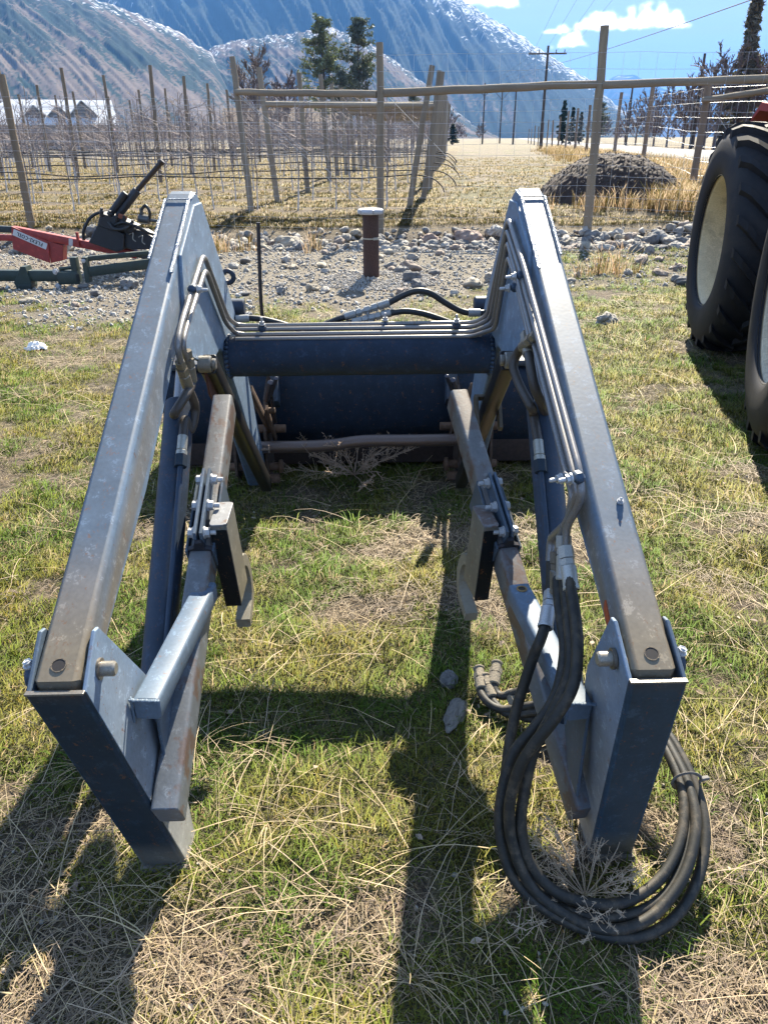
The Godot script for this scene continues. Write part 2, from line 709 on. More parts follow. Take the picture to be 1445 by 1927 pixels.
# ---------------------------------------------------------------- terrain
func terr(x: float, zd: float) -> float:   # zd: metres ahead of the camera
	var h := -0.22 * exp(-pow((zd - 14.6) / 0.9, 2.0)) + 0.32 * smoothstep(15.2, 17.6, zd) + 0.3 * smoothstep(17.6, 25.0, zd)
	var near := 1.0 - smoothstep(8.0, 16.0, zd)
	h += hn.get_noise_2d(x * 1.3, zd * 1.3) * 0.022 * near + hn.get_noise_2d(x * 0.25 + 50.0, zd * 0.25) * (0.02 + 0.05 * (1.0 - near))
	h += hn.get_noise_2d(x * 5.0, zd * 5.0) * 0.007 * near
	# gravel mound round the well pipe
	h += 0.07 * exp(-(pow(x + 0.05, 2.0) + pow(zd - 10.2, 2.0)) / 0.5)
	if zd > 60.0:
		h += smoothstep(120.0, 900.0, Vector2(x, zd).length()) * 1.0
	return h

func ground_at(x: float, z: float) -> Vector3:
	return Vector3(x, terr(x, -z), z)

func gmix(x: float, zd: float) -> Vector3:   # green cover, dry straw cover, stoniness, each 0..1
	var a := gn.get_noise_2d(x * 0.55, zd * 0.55)
	var b := gn.get_noise_2d(x * 1.9 + 30.0, zd * 1.9)
	var c := gn.get_noise_2d(x * 0.28 - 70.0, zd * 0.28)
	var green := smoothstep(-0.30, 0.20, a * 0.8 + b * 0.9 + 0.19)
	var dry := smoothstep(-0.25, 0.40, c * 0.5 - a * 0.45 - b * 0.45 + 0.0)
	var stone := 0.0
	var edge := 8.3 + c * 1.4 + (1.2 if x > 1.0 else 0.0) + smoothstep(-2.5, -5.0, x) * 1.6
	stone = smoothstep(edge - 0.5, edge + 0.8, zd) * (1.0 - smoothstep(15.6, 16.2, zd))
	if x > 1.5: stone *= lerpf(1.0, 0.45, smoothstep(1.5, 2.5, x) * (1.0 - smoothstep(13.0, 13.6, zd)))
	# spill of gravel on the left
	stone = maxf(stone, 0.9 * smoothstep(1.0, 0.2, Vector2((x + 3.0) / 1.5, (zd - 8.3) / 1.0).length() + b * 0.4))
	# green tongues in the stony strip
	var tongue := smoothstep(-0.02, 0.18, gn.get_noise_2d(x * 0.5 + 9.0, zd * 1.3 + 4.0)) * smoothstep(10.2, 10.8, zd) * (1.0 - smoothstep(13.2, 13.8, zd))
	if zd > 7.5:
		green *= (1.0 - stone)
		green = maxf(green, tongue)
		dry *= 1.0 - stone * 0.8
	if zd > 13.6:
		green *= 0.25
	if zd < 2.6:
		green = clampf(green + 0.75 * smoothstep(2.6, 1.7, zd) * (0.45 + b * 1.4), 0.0, 1.0)
		dry *= 0.6
	if x > 1.2 and zd > 2.6 and zd < 8.5:
		green = minf(1.0, green + 0.25)
	if x < -1.5 and zd > 4.2 and zd < 7.8:
		green = minf(1.0, green + 0.3)
	return Vector3(green, dry, stone)

func x_end(zd: float) -> float:
	return -1.17 + 0.098 * zd

func gcol(x: float, zd: float) -> Color:
	var m := gmix(x, zd)
	var soil := Color(0.125, 0.090, 0.060)
	var c := soil
	c = c.lerp(Color(0.28, 0.215, 0.125), m.y * 0.55)
	c = c.lerp(Color(0.155, 0.160, 0.045), m.x * 0.75)
	c = c.lerp(Color(0.37, 0.325, 0.255), m.z * 0.92)
	var n := gn.get_noise_2d(x * 0.8, zd * 0.8 + 200.0)
	if zd > 13.0:
		var dark := Color(0.16, 0.13, 0.10)
		c = c.lerp(dark, smoothstep(13.2, 13.9, zd) * (1.0 - smoothstep(15.6, 16.2, zd)))
		var bank := Color(0.36, 0.285, 0.175) * (1.0 + n * 0.35)
		c = c.lerp(bank, smoothstep(15.5, 16.2, zd))
		if zd > 16.6:
			var far := Color(0.36, 0.295, 0.145) * (1.0 + n * 0.3)
			if x < x_end(zd) + 0.6:
				var rowp := fposmod(zd - 17.5 + 0.97, 1.95) - 0.97
				far = far.lerp(Color(0.24, 0.175, 0.115), smoothstep(0.50, 0.25, absf(rowp + n * 0.2)) * 0.8)
			else:
				far = Color(0.34, 0.285, 0.205) * (1.0 + n * 0.4)
				var gg := gn.get_noise_2d(x * 0.35, zd * 0.22 + 40.0)
				far = far.lerp(Color(0.25, 0.25, 0.10), smoothstep(0.0, 0.4, gg) * 0.7)
				var verge := x - (4.3 + 0.1464 * zd)
				far = far.lerp(Color(0.42, 0.31, 0.18), smoothstep(-1.6, -0.3, verge))
			c = c.lerp(far, smoothstep(16.6, 17.4, zd))
	if zd > 60.0:
		c = c.lerp(Color(0.34, 0.29, 0.18), smoothstep(60.0, 140.0, zd))
	return c

func axis(edges: Array) -> PackedFloat32Array:   # [from, to, step] runs joined
	var o := PackedFloat32Array()
	for e in edges:
		var k: float = e[0]
		var st: float = e[2]
		while k < e[1] - 1e-4:
			o.push_back(k)
			k += st
			st *= e[3]
	o.push_back(edges[edges.size() - 1][1])
	return o

func make_ground() -> void:
	var xr := axis([[0.0, 2.4, 0.045, 1.0], [2.4, 9.0, 0.08, 1.012], [9.0, 40.0, 0.35, 1.03], [40.0, 6000.0, 2.5, 1.25]])
	var xs := PackedFloat32Array()
	for i in range(xr.size() - 1, 0, -1):
		xs.push_back(-xr[i])
	xs.append_array(xr)
	var back := axis([[0.0, 3.0, 0.2, 1.15], [3.0, 6000.0, 1.2, 1.5]])
	var zs := PackedFloat32Array()
	for i in range(back.size() - 1, 0, -1):
		zs.push_back(-back[i])
	zs.append_array(axis([[0.0, 0.8, 0.1, 1.0], [0.8, 4.5, 0.045, 1.0], [4.5, 18.0, 0.06, 1.008], [18.0, 60.0, 0.22, 1.012], [60.0, 9000.0, 2.0, 1.16]]))
	var w := xs.size()
	var b := Mb.new()
	var hs := PackedFloat32Array()
	for zd in zs:
		for x in xs:
			hs.push_back(terr(x, zd))
	for j in zs.size():
		for i in w:
			var i0 := maxi(i - 1, 0)
			var i1 := mini(i + 1, w - 1)
			var j0 := maxi(j - 1, 0)
			var j1 := mini(j + 1, zs.size() - 1)
			var dx := (hs[j * w + i1] - hs[j * w + i0]) / (xs[i1] - xs[i0])
			var dz := (hs[j1 * w + i] - hs[j0 * w + i]) / (zs[j1] - zs[j0])
			b.v.push_back(Vector3(xs[i], hs[j * w + i], -zs[j]))
			b.n.push_back(Vector3(-dx, 1.0, dz).normalized())
			b.c.push_back(gcol(xs[i], zs[j]))
			b.uv.push_back(Vector2.ZERO)
	for j in zs.size() - 1:
		for i in w - 1:
			var a := j * w + i
			b.ix.append_array(PackedInt32Array([a, a + w, a + w + 1, a, a + w + 1, a + 1]))
	tag(put(self, "ground", b.mesh(M.ground)), "rough early-spring ground of turf, dry straw, soil and gravel", "ground", "", "structure")

# ---------------------------------------------------------------- mountains
func mountain(label: String, sky: Array, d0: float, d1: float, forest: float, snow: float, sd: int, cols: int, rows: int, gully: float, slant: float) -> void:
	var f := FastNoiseLite.new()
	f.seed = sd
	f.frequency = 1.0
	f.fractal_octaves = 4
	var rg := FastNoiseLite.new()
	rg.seed = sd + 1
	rg.frequency = 1.0
	rg.fractal_type = FastNoiseLite.FRACTAL_RIDGED
	rg.fractal_octaves = 4
	var a0: float = sky[0].x
	var a1: float = sky[sky.size() - 1].x
	var b := Mb.new()
	var hs := PackedFloat32Array()
	var nr := rows + 10
	for i in cols + 1:
		var az := lerpf(a0, a1, float(i) / cols)
		var k := 0
		while k < sky.size() - 2 and sky[k + 1].x < az:
			k += 1
		var t: float = clampf((az - sky[k].x) / (sky[k + 1].x - sky[k].x), 0.0, 1.0)
		var el: float = lerpf(sky[k].y, sky[k + 1].y, t) + f.get_noise_2d(az * 1.7, 3.0) * 0.16 + f.get_noise_2d(az * 9.0, 9.0) * 0.05
		var ar := deg_to_rad(az)
		var top := tan(deg_to_rad(maxf(el, 0.05))) * d1
		for j in nr + 1:
			var s := float(j) / rows
			var d := lerpf(d0, d1, s)
			var e := s if s <= 1.0 else 2.0 - s
			var p := pow(e, 0.85)
			var q := az + slant * s
			var g := rg.get_noise_2d(q * 0.55, s * 0.9)
			var g2 := f.get_noise_2d(q * 1.6, s * 2.2)
			var h := 0.5 + top * p + top * gully * (g * 0.75 + g2 * 0.5) * sin(minf(s, 1.0) * PI) * 0.9
			b.v.push_back(Vector3(sin(ar) * d, h, -cos(ar) * d))
			hs.push_back(h)
			var n1 := f.get_noise_2d(q * 0.35 + 20.0, s * 2.4)
			var n2 := f.get_noise_2d(q * 2.2, s * 7.0)
			var n3 := f.get_noise_2d(az * 16.0, s * 55.0)
			var c := Color(0.145, 0.118, 0.098) * (1.0 + n2 * 0.20 + n3 * 0.18 - g * 0.12)
			var fo := smoothstep(-0.10, 0.08, n1 * 0.9 + n2 * 0.6 + n3 * 0.55 + forest - maxf(0.0, 0.42 - s) * 1.3)
			var speck := smoothstep(0.30, 0.42, n3 + n2 * 0.4) * smoothstep(-0.35, 0.1, n1 + forest)
			c = c.lerp(Color(0.026, 0.040, 0.034), maxf(fo * 0.96, speck * 0.8))
			var sn := smoothstep(0.06, 0.16, (s - snow) * (1.0 if s > snow else 2.0) + n2 * 0.50 + n3 * 0.85 - fo * 0.10 - 0.06) * (1.0 if snow < 1.5 else 0.0)
			c = c.lerp(Color(0.62, 0.65, 0.70), clampf(sn, 0, 1))
			b.c.push_back(Color(maxf(c.r, 0), maxf(c.g, 0), maxf(c.b, 0)))
			b.uv.push_back(Vector2.ZERO)
	var w := nr + 1
	for i in cols + 1:
		for j in w:
			var pa := b.v[maxi(i - 1, 0) * w + j]
			var pb := b.v[mini(i + 1, cols) * w + j]
			var pc := b.v[i * w + maxi(j - 1, 0)]
			var pd := b.v[i * w + mini(j + 1, w - 1)]
			var n := (pd - pc).cross(pb - pa).normalized()
			b.n.push_back(n if n.y > 0 else -n)
	for i in cols:
		for j in w - 1:
			var a := i * w + j
			b.ix.append_array(PackedInt32Array([a, a + 1, a + w + 1, a, a + w + 1, a + w]))
	tag(put(self, "mountain", b.mesh(M.hill)), label, "mountain", "", "structure")

func make_mountains() -> void:
	mountain("far dark blue peak closing the valley on the right", [Vector2(9, 0.4), Vector2(11.88, 1.53), Vector2(13.13, 2.42), Vector2(14.34, 3.28), Vector2(15.11, 3.55), Vector2(16.25, 3.44), Vector2(17.26, 2.92), Vector2(19.23, 2.3), Vector2(21.18, 1.69), Vector2(24.1, 1.2), Vector2(31.2, 0.9), Vector2(60, 0.6)], 7000, 9000, 0.35, 0.95, 41, 160, 50, 0.12, 3.0)
	mountain("big forested blue mountain with snow patches behind the orchard", [Vector2(-60, 5.0), Vector2(-40, 7.0), Vector2(-22.3, 8.6), Vector2(-13.27, 9.9), Vector2(-3.68, 11.2), Vector2(1.47, 9.66), Vector2(5.13, 7.73), Vector2(7.15, 6.72), Vector2(9.55, 5.4), Vector2(11.63, 4.21), Vector2(13.36, 3.3), Vector2(14.8, 2.09), Vector2(16.58, 0.93), Vector2(18.0, 0.1)], 2100, 3700, 0.75, 0.72, 51, 640, 170, 0.09, 6.0)
	mountain("tan middle slope with a snowy rim below the big mountain", [Vector2(-16.5, 0.6), Vector2(-12.72, 3.9), Vector2(-11.46, 5.0), Vector2(-9.59, 5.6), Vector2(-7.25, 5.9), Vector2(-5.23, 6.15), Vector2(-3.21, 6.4), Vector2(-0.87, 5.7), Vector2(1.5, 4.2), Vector2(3.93, 2.5), Vector2(6.44, 0.6), Vector2(8.0, 0.05)], 1500, 2080, 0.06, 0.95, 61, 320, 120, 0.06, 5.0)
	mountain("near tan hillside with forest streaks and a snowy crest on the left", [Vector2(-75, 3.0), Vector2(-50, 6.0), Vector2(-32.5, 8.1), Vector2(-26.2, 8.84), Vector2(-22.2, 8.85), Vector2(-19.5, 8.23), Vector2(-16.94, 7.56), Vector2(-14.89, 6.95), Vector2(-12.78, 6.18), Vector2(-11.43, 5.36), Vector2(-10.74, 5.0), Vector2(-9.8, 3.49), Vector2(-8.58, 1.99), Vector2(-6.95, 0.58), Vector2(-5.5, 0.05)], 1150, 2000, 0.14, 0.94, 71, 560, 170, 0.035, 9.0)

func make_road() -> void:
	var b := Mb.new()
	var m := mat_of(T.grain, 0.35, 0.9, Color.WHITE, true)
	b.tint = Color(0.30, 0.295, 0.29)
	var prev := []
	for i in 61:
		var zd := 12.0 * pow(60.0, i / 60.0)
		var x0 := 8.4 + 0.1464 * zd
		var row := []
		for e in [0.0, 1.0]:
			var p := Vector3(x0 + 7.0 * e, 0, -zd)
			var y := maxf(terr(x0, zd), terr(x0 + 3.5, zd))
			p.y = maxf(y, terr(x0 + 7.0, zd)) + 0.10
			row.push_back(b.vert(p, Vector3.UP))
		if i > 0:
			b.quad(prev[0], row[0], row[1], prev[1])
			for e in [0, 1]:
				var q0: Vector3 = b.v[prev[e]]
				var q1: Vector3 = b.v[row[e]]
				var o := Vector3(-0.5 if e == 0 else 0.5, -0.5, 0)
				b.flat([q0, q1, q1 + o, q0 + o], Vector3(o.x, 0.5, 0).normalized())
		prev = row
	tag(put(self, "road", b.mesh(m)), "pale grey sunlit road running away on the right", "road", "", "structure")

# ---------------------------------------------------------------- wood posts, rails, wire
func pole_mesh(b: Mb, p0: Vector3, p1: Vector3, r0: float, r1: float, tint: Color, sd: int) -> void:
	var k := 9
	var n := FastNoiseLite.new()
	n.seed = sd
	n.frequency = 0.7
	b.colf = func(p: Vector3) -> Color:
		var q := n.get_noise_3d(p.x * 9.0, p.y * 1.3, p.z * 9.0) * 0.35 + n.get_noise_3d(p.x * 40.0, p.y * 4.0, p.z * 40.0) * 0.25
		return Color(tint.r * (1.0 + q), tint.g * (1.0 + q), tint.b * (1.0 + q * 0.9))
	var path := PackedVector3Array()
	var side := (p1 - p0).cross(Vector3(0.3, 0.2, 1.0)).normalized()
	for i in k + 1:
		var t := float(i) / k
		path.push_back(p0.lerp(p1, t) + side * n.get_noise_1d(i * 0.9) * 0.02)
	b.tube(path, r0, 12, r1, true, 0.015)

func add_pole(parent: Node, called: String, p0: Vector3, p1: Vector3, r0: float, r1: float, tint := Color(0.33, 0.27, 0.195)) -> void:
	var b := Mb.new()
	pole_mesh(b, p0, p1, r0, r1, tint * rng.randf_range(0.88, 1.12), rng.randi() % 1000)
	put(parent, called, b.mesh(M.wood))

func wire(b: Mb, p0: Vector3, p1: Vector3, r: float, sag := 0.0, k := 1) -> void:
	var path := PackedVector3Array()
	for i in k + 1:
		var t := float(i) / k
		path.push_back(p0.lerp(p1, t) - Vector3(0, sag * 4.0 * t * (1.0 - t), 0))
	b.tube(path, r, 3, -1.0, false)

func wire_panel(b: Mb, p0: Vector3, p1: Vector3, hts: Array, step: float, r: float) -> void:
	var l := p0.distance_to(p1)
	for h in hts:
		var prev := p0 + Vector3(0, h, 0)
		var k := int(l / 0.7) + 1
		for i in range(1, k + 1):
			var q := p0.lerp(p1, float(i) / k) + Vector3(0, h + rng.randf_range(-0.012, 0.012), rng.randf_range(-0.01, 0.01))
			if i == k: q = p1 + Vector3(0, h, 0)
			wire(b, prev, q, r)
			prev = q
	var n := int(l / step)
	for i in range(1, n):
		var q := p0.lerp(p1, float(i) / n)
		var lean := rng.randf_range(-0.02, 0.02)
		var y0: float = hts[0]
		var y1: float = hts[hts.size() - 1]
		var mid := q + Vector3(lean + rng.randf_range(-0.012, 0.012), (y0 + y1) * 0.5, 0)
		wire(b, q + Vector3(0, y0, 0), mid, r * 0.85)
		wire(b, mid, q + Vector3(lean * 1.5, y1, 0), r * 0.85)

func make_fences() -> void:
	var wm := plain_mat(Color(0.55, 0.56, 0.57), 0.45, 0.5)
	var f := thing("deer_fence", "tall deer fence of round wooden posts, top rails and woven wire beyond the cobbles", "fence")
	var pts := [V(-14.5, 0, -16.6), V(-6.91, 0, -16.18), V(-0.03, 0, -15.76), V(3.98, 0, -15.79), V(8.3, 0, -14.1)]
	var tops := [V(-14.6, 2.8, -16.6), V(-6.93, 2.76, -16.18), V(-0.01, 3.18, -15.76), V(3.92, 3.41, -15.79), V(8.3, 3.3, -14.1)]
	for i in 5:
		pts[i].y = terr(pts[i].x, -pts[i].z)
		var fat := 0.072 if i != 3 else 0.088
		add_pole(f, "post", pts[i] - Vector3(0, 0.3, 0), tops[i], fat, fat * 0.86, Color(0.30, 0.225, 0.145) if i < 2 else Color(0.33, 0.265, 0.185))
	add_pole(f, "rail", V(-2.84, 2.50, -17.2), V(-0.07, 2.385, -15.80), 0.055, 0.062)
	add_pole(f, "rail", V(0.05, 2.40, -15.78), V(3.90, 2.52, -15.80), 0.070, 0.066)
	add_pole(f, "rail", V(3.98, 2.50, -15.76), V(8.3, 2.55, -14.12), 0.066, 0.060)
	var low := [0.12, 0.3, 0.48, 0.66, 0.84, 1.02, 1.2, 1.38, 1.56, 1.74, 1.92, 2.1, 2.28]
	for i in [0, 1, 2, 3]:
		var b := Mb.new()
		var o := Vector3(0, 0, 0.075)
		wire_panel(b, pts[i] + o, pts[i + 1] + o, low, 0.30 if i != 2 else 0.29, 0.0026)
		tag(put(f, "wire_mesh", b.mesh(wm)), "", "", "", "stuff")
		if i > 1:
			b = Mb.new()
			wire_panel(b, pts[i] + o, pts[i + 1] + o, [2.52, 2.75, 3.0], 0.29, 0.0026)
			tag(put(f, "upper_wire_mesh", b.mesh(wm)), "", "", "", "stuff")
	for e in [[V(-2.84, 2.5, -17.2), V(-0.05, 0.35, -15.80)], [V(0.05, 2.42, -15.80), V(2.6, 0.5, -24.0)], [V(-2.8, 2.45, -17.2), V(-0.05, 0.15, -15.78)]]:
		var b := Mb.new()
		wire(b, e[0], e[1], 0.005)
		put(f, "brace_wire", b.mesh(wm))
	# roadside fence running away beside the lane
	var r := thing("roadside_fence", "long line of tall wooden posts with wire running away beside the road", "fence")
	var zds := [19.66, 30.8, 39.2, 47.0, 55.0, 64.0, 73.0, 83.0, 94.0, 106.0, 120.0, 136.0, 154.0, 175.0]
	var prev := Vector3.ZERO
	var wb := Mb.new()
	for i in zds.size():
		var zd: float = zds[i]
		var x: float = 4.45 + 0.1464 * zd + (0.55 if i == 1 or i == 2 else 0.0)
		var p := Vector3(x, terr(x, zd), -zd)
		add_pole(r, "post", p - Vector3(0, 0.2, 0), p + Vector3(rng.randf_range(-0.06, 0.06), rng.randf_range(2.45, 2.85), 0), 0.085, 0.075, Color(0.30, 0.22, 0.155))
		if i > 0 and i < 6:
			wire_panel(wb, prev, p, [0.2, 0.5, 0.8, 1.1, 1.4, 1.7, 2.0, 2.3], 0.6, 0.003)
		prev = p
	# corner brace by the lane, partly behind the tyre
	var c0 := V(7.33, terr(7.33, 19.66), -19.66)
	var c1 := V(8.15, terr(8.15, 17.2), -17.2)
	add_pole(r, "post", c1 - Vector3(0, 0.2, 0), c1 + Vector3(0.12, 2.95, 0), 0.09, 0.078, Color(0.33, 0.24, 0.15))
	add_pole(r, "rail", c0 + Vector3(-0.1, 2.05, 0.1), c1 + Vector3(0.1, 2.25, 0), 0.065, 0.058)
	add_pole(r, "rail", c1 + Vector3(0.1, 2.25, 0), c1 + Vector3(2.6, 2.5, 1.4), 0.065, 0.058)
	wire(wb, c0 + Vector3(0, 2.1, 0), c1 + Vector3(0, 0.1, 0), 0.005)
	wire(wb, c0 + Vector3(0, 0.2, 0), c1 + Vector3(0, 2.2, 0), 0.005)
	wire_panel(wb, c1, c0, [0.2, 0.5, 0.8, 1.1, 1.4, 1.7, 2.0, 2.3], 0.5, 0.003)
	tag(put(r, "wire_mesh", wb.mesh(wm)), "", "", "", "stuff")

# ---------------------------------------------------------------- orchard
func whip(sd: int) -> Array:   # trunk and branches of a young bare tree, about 2.4 m
	var r := RandomNumberGenerator.new()
	r.seed = 300 + sd
	var tb := Mb.new()
	tb.colf = func(p: Vector3) -> Color: return Color(0.52, 0.50, 0.48).lerp(Color(0.20, 0.165, 0.15), smoothstep(0.35, 0.9, p.y))
	var path := PackedVector3Array()
	var lean := Vector3(r.randf_range(-0.08, 0.08), 0, r.randf_range(-0.08, 0.08))
	for i in 9:
		var y := i * 0.3
		path.push_back(Vector3(lean.x * y + r.randf_range(-0.02, 0.02), y - 0.05, lean.z * y + r.randf_range(-0.02, 0.02)))
	tb.tube(path, 0.021, 5, 0.007, false)
	var bb := Mb.new()
	bb.tint = Color(0.25, 0.215, 0.205)
	for i in 15:
		var y := 0.55 + 1.65 * pow(r.randf(), 0.9)
		var p := path[0].lerp(path[8], 0.0)
		var k := clampi(int((y + 0.05) / 0.3), 0, 7)
		p = path[k].lerp(path[k + 1], (y + 0.05) / 0.3 - k)
		var a := r.randf() * TAU
		var l := r.randf_range(0.22, 0.62) * (1.15 - 0.3 * y / 2.4)
		var d := Vector3(cos(a), r.randf_range(0.15, 1.1), sin(a)).normalized()
		var q := p + d * l * 0.5
		var e := q + (d + Vector3(0, r.randf_range(-0.35, 0.5), 0)).normalized() * l * 0.5
		bb.tube(P3([p, q, e]), 0.0095, 3, 0.005, false)
		if r.randf() < 0.7:
			var d2 := (d + Vector3(r.randf_range(-0.8, 0.8), r.randf_range(0, 0.8), r.randf_range(-0.8, 0.8))).normalized()
			bb.tube(P3([q, q + d2 * l * 0.5]), 0.0065, 3, 0.004, false)
	return [tb.mesh(M.bark), bb.mesh(M.bark)]

func make_orchard() -> void:
	var wm := plain_mat(Color(0.50, 0.50, 0.50), 0.5, 0.4)
	var hm := plain_mat(Color(0.025, 0.025, 0.028), 0.6)
	var ord := ["first", "second", "third", "fourth", "fifth", "sixth", "seventh", "eighth", "ninth", "tenth", "eleventh", "twelfth", "thirteenth", "fourteenth"]
	# measured brace posts of the nearest rows: [inner base, inner top, end base, end top]
	var near := [[V(-2.71, 0, -17.28), V(-2.87, 3.11, -17.28), V(0.53, 0, -17.59), V(1.02, 2.96, -17.59)], [V(-2.35, 0, -18.9), V(-2.60, 3.05, -18.9), V(0.93, 0, -19.32), V(1.29, 2.99, -19.32)], [V(-1.85, 0, -20.9), V(-1.93, 3.08, -20.9), V(1.18, 0, -21.28), V(1.48, 3.10, -21.28)], [V(-1.42, 0, -23.3), V(-1.59, 3.2, -23.3), V(1.25, 0, -23.35), V(1.55, 3.15, -23.35)]]
	var post_c := Color(0.345, 0.29, 0.215)
	for k in 14:
		var zd := 17.5 + 1.95 * k
		var w := thing("orchard_trellis", "%s trellis row from the fence: wooden posts, rail, wires and black hose" % ord[k], "trellis")
		var q: Array
		if k < 4:
			q = near[k].duplicate()
		else:
			var xe := x_end(zd) + 0.12
			q = [V(xe - 2.75, 0, -zd), V(xe - 2.85, 3.1, -zd), V(xe, 0, -zd), V(xe + rng.randf_range(0.2, 0.34), 3.1, -zd)]
		for i in [0, 2]:
			q[i].y = terr(q[i].x, -q[i].z)
			var r := 0.066
			add_pole(w, "post", q[i] - Vector3(0, 0.3, 0), q[i + 1], r, r * 0.85, post_c)
		if k > 0:
			var ra: Vector3 = q[0].lerp(q[1], 0.74)
			var rb: Vector3 = q[2].lerp(q[3], 0.74)
			add_pole(w, "rail", ra, rb, 0.058, 0.054, post_c * 1.1)
			var b := Mb.new()
			wire(b, q[0].lerp(q[1], 0.76), q[2].lerp(q[3], 0.05), 0.004)
			put(w, "brace_wire", b.mesh(wm))
		# line posts further left
		var xs := []
		if k < 2:
			xs = [-11.5, -17.0]
		else:
			var x := -9.15 if k % 2 == 0 else -9.15 + 3.0
			while x > -zd * 0.62 - 3.0:
				if x < q[0].x - 2.5: xs.push_back(x)
				x -= 6.1
		for x in xs:
			var zz := zd + rng.randf_range(-0.1, 0.1)
			var p := V(x, terr(x, zz), -zz)
			add_pole(w, "post", p - Vector3(0, 0.3, 0), p + Vector3(rng.randf_range(-0.08, 0.12), rng.randf_range(2.75, 3.05), 0), 0.058, 0.048, Color(0.30, 0.235, 0.165))
		var xl := -zd * 0.62 - 4.0
		var b := Mb.new()
		for h in [1.05, 1.5, 1.95]:
			wire(b, V(xl, terr(xl, zd) + h, -zd), V(q[2].x, q[2].y + h, -zd), 0.0028)
		put(w, "trellis_wire", b.mesh(wm))
		b = Mb.new()
		var path := PackedVector3Array()
		var hx := xl
		while hx < q[2].x:
			path.push_back(V(hx, terr(hx, zd) + 0.63 + rng.randf_range(-0.035, 0.035), -zd + 0.03))
			hx += 0.9
		if k < 7:
			path.append_array(P3([V(q[2].x + 0.1, q[2].y + 0.64, q[2].z + 0.03), V(q[2].x + 0.5, q[2].y + 0.58, q[2].z + 0.1), V(q[2].x + 0.72, q[2].y + 0.42, q[2].z + 0.15), V(q[2].x + 0.78, q[2].y + 0.30, q[2].z + 0.16)]))
		b.tube(Mb.spline(path, 3), 0.014, 6, -1.0, false)
		put(w, "drip_hose", b.mesh(hm))
	# the young trees: the nearest stand alone, those far down the field are one mass
	var kinds := []
	for i in 6:
		kinds.append(whip(i))
	var spots := []
	for k in 34:
		var zd := 17.5 + 1.95 * k
		var x := x_end(zd) - 0.5
		while x > -zd * 0.60 - 0.5:
			spots.append(Vector2(x + rng.randf_range(-0.12, 0.12), zd + rng.randf_range(-0.08, 0.08)))
			x -= 0.92 if k < 16 else 1.1
	var buf := PackedFloat32Array()
	for i in spots.size():
		var s: Vector2 = spots[i]
		var sc := rng.randf_range(0.74, 1.02)
		var turn := rng.randf() * TAU
		var p := V(s.x, terr(s.x, s.y), -s.y)
		if i < 295:
			var t := thing("young_fruit_tree", "slender bare young fruit tree in the %s trellis row from the fence" % ord[mini(int(round((s.y - 17.5) / 1.95)), 13)], "tree", p, turn, "young fruit trees in the trellis rows")
			t.scale = Vector3.ONE * sc
			put(t, "trunk", kinds[i % 6][0])
			put(t, "branches", kinds[i % 6][1])
		else:
			rec(buf, Basis(Vector3.UP, turn).scaled(Vector3.ONE * sc), p, Color.WHITE)
	var far := Node3D.new()
	far.name = "distant_fruit_trees"
	add_child(far)
	tag(far, "haze of bare young fruit trees in the far trellis rows", "trees", "", "stuff")
	scatter(far, "trunks", kinds[1][0], buf)
	scatter(far, "branches", kinds[2][1], buf)

# ---------------------------------------------------------------- houses, poles, far trees
func gable(parent: Node, called: String, w: float, l: float, eave: float, ridge: float, at: Transform3D, col: Color, mat: Material, over := 0.5) -> void:
	var b := Mb.new()
	b.tint = col
	for s in [-1.0, 1.0]:
		var e := Vector3(0, eave, s * w * 0.5)
		var r := Vector3(0, ridge, 0)
		var d := (e - r).normalized()
		e += d * over
		var n := Vector3(0, -d.z * s * -1.0, 0)
		var up := Vector3(0, absf(d.z), s * absf(d.y))
		var x0 := Vector3(-l * 0.5 - over, 0, 0)
		var x1 := Vector3(l * 0.5 + over, 0, 0)
		b.flat([at * (r + x0 + up * 0.1), at * (r + x1 + up * 0.1), at * (e + x1 + up * 0.1), at * (e + x0 + up * 0.1)], at.basis * up)
		b.flat([at * (r + x0), at * (r + x1), at * (e + x1), at * (e + x0)], at.basis * -up)
		b.flat([at * (e + x0), at * (e + x1), at * (e + x1 + up * 0.1), at * (e + x0 + up * 0.1)], at.basis * d)
		for x in [x0, x1]:
			b.flat([at * (r + x), at * (e + x), at * (e + x + up * 0.1), at * (r + x + up * 0.1)], at.basis * Vector3(signf(x.x), 0, 0))
	put(parent, called, b.mesh(mat))

func walls(parent: Node, w: float, l: float, eave: float, ridge: float, at: Transform3D, col: Color) -> void:
	var b := Mb.new()
	b.tint = col
	var t := at * Transform3D(Basis(Vector3(0, 0, 1), Vector3(0, 1, 0), Vector3(-1, 0, 0)), Vector3.ZERO)
	b.extrude(P2([-w * 0.5, -1.0, w * 0.5, -1.0, w * 0.5, eave, 0, ridge - 0.05, -w * 0.5, eave]), t, -l * 0.5, l * 0.5, 0.0)
	put(parent, "wall", b.mesh(M.plain))

func window(parent: Node, at: Transform3D, w: float, h: float) -> void:
	var b := Mb.new()
	b.tint = Color(0.6, 0.6, 0.6)
	b.box(at, Vector3(w + 0.2, h + 0.2, 0.12), 0.02)
	var f := put(parent, "window", b.mesh(M.plain))
	b = Mb.new()
	b.box(at.translated_local(Vector3(0, 0, 0.05)), Vector3(w, h, 0.06), 0.01)
	var g := plain_mat(Color(0.02, 0.025, 0.035), 0.08)
	put(f, "pane", b.mesh(g))

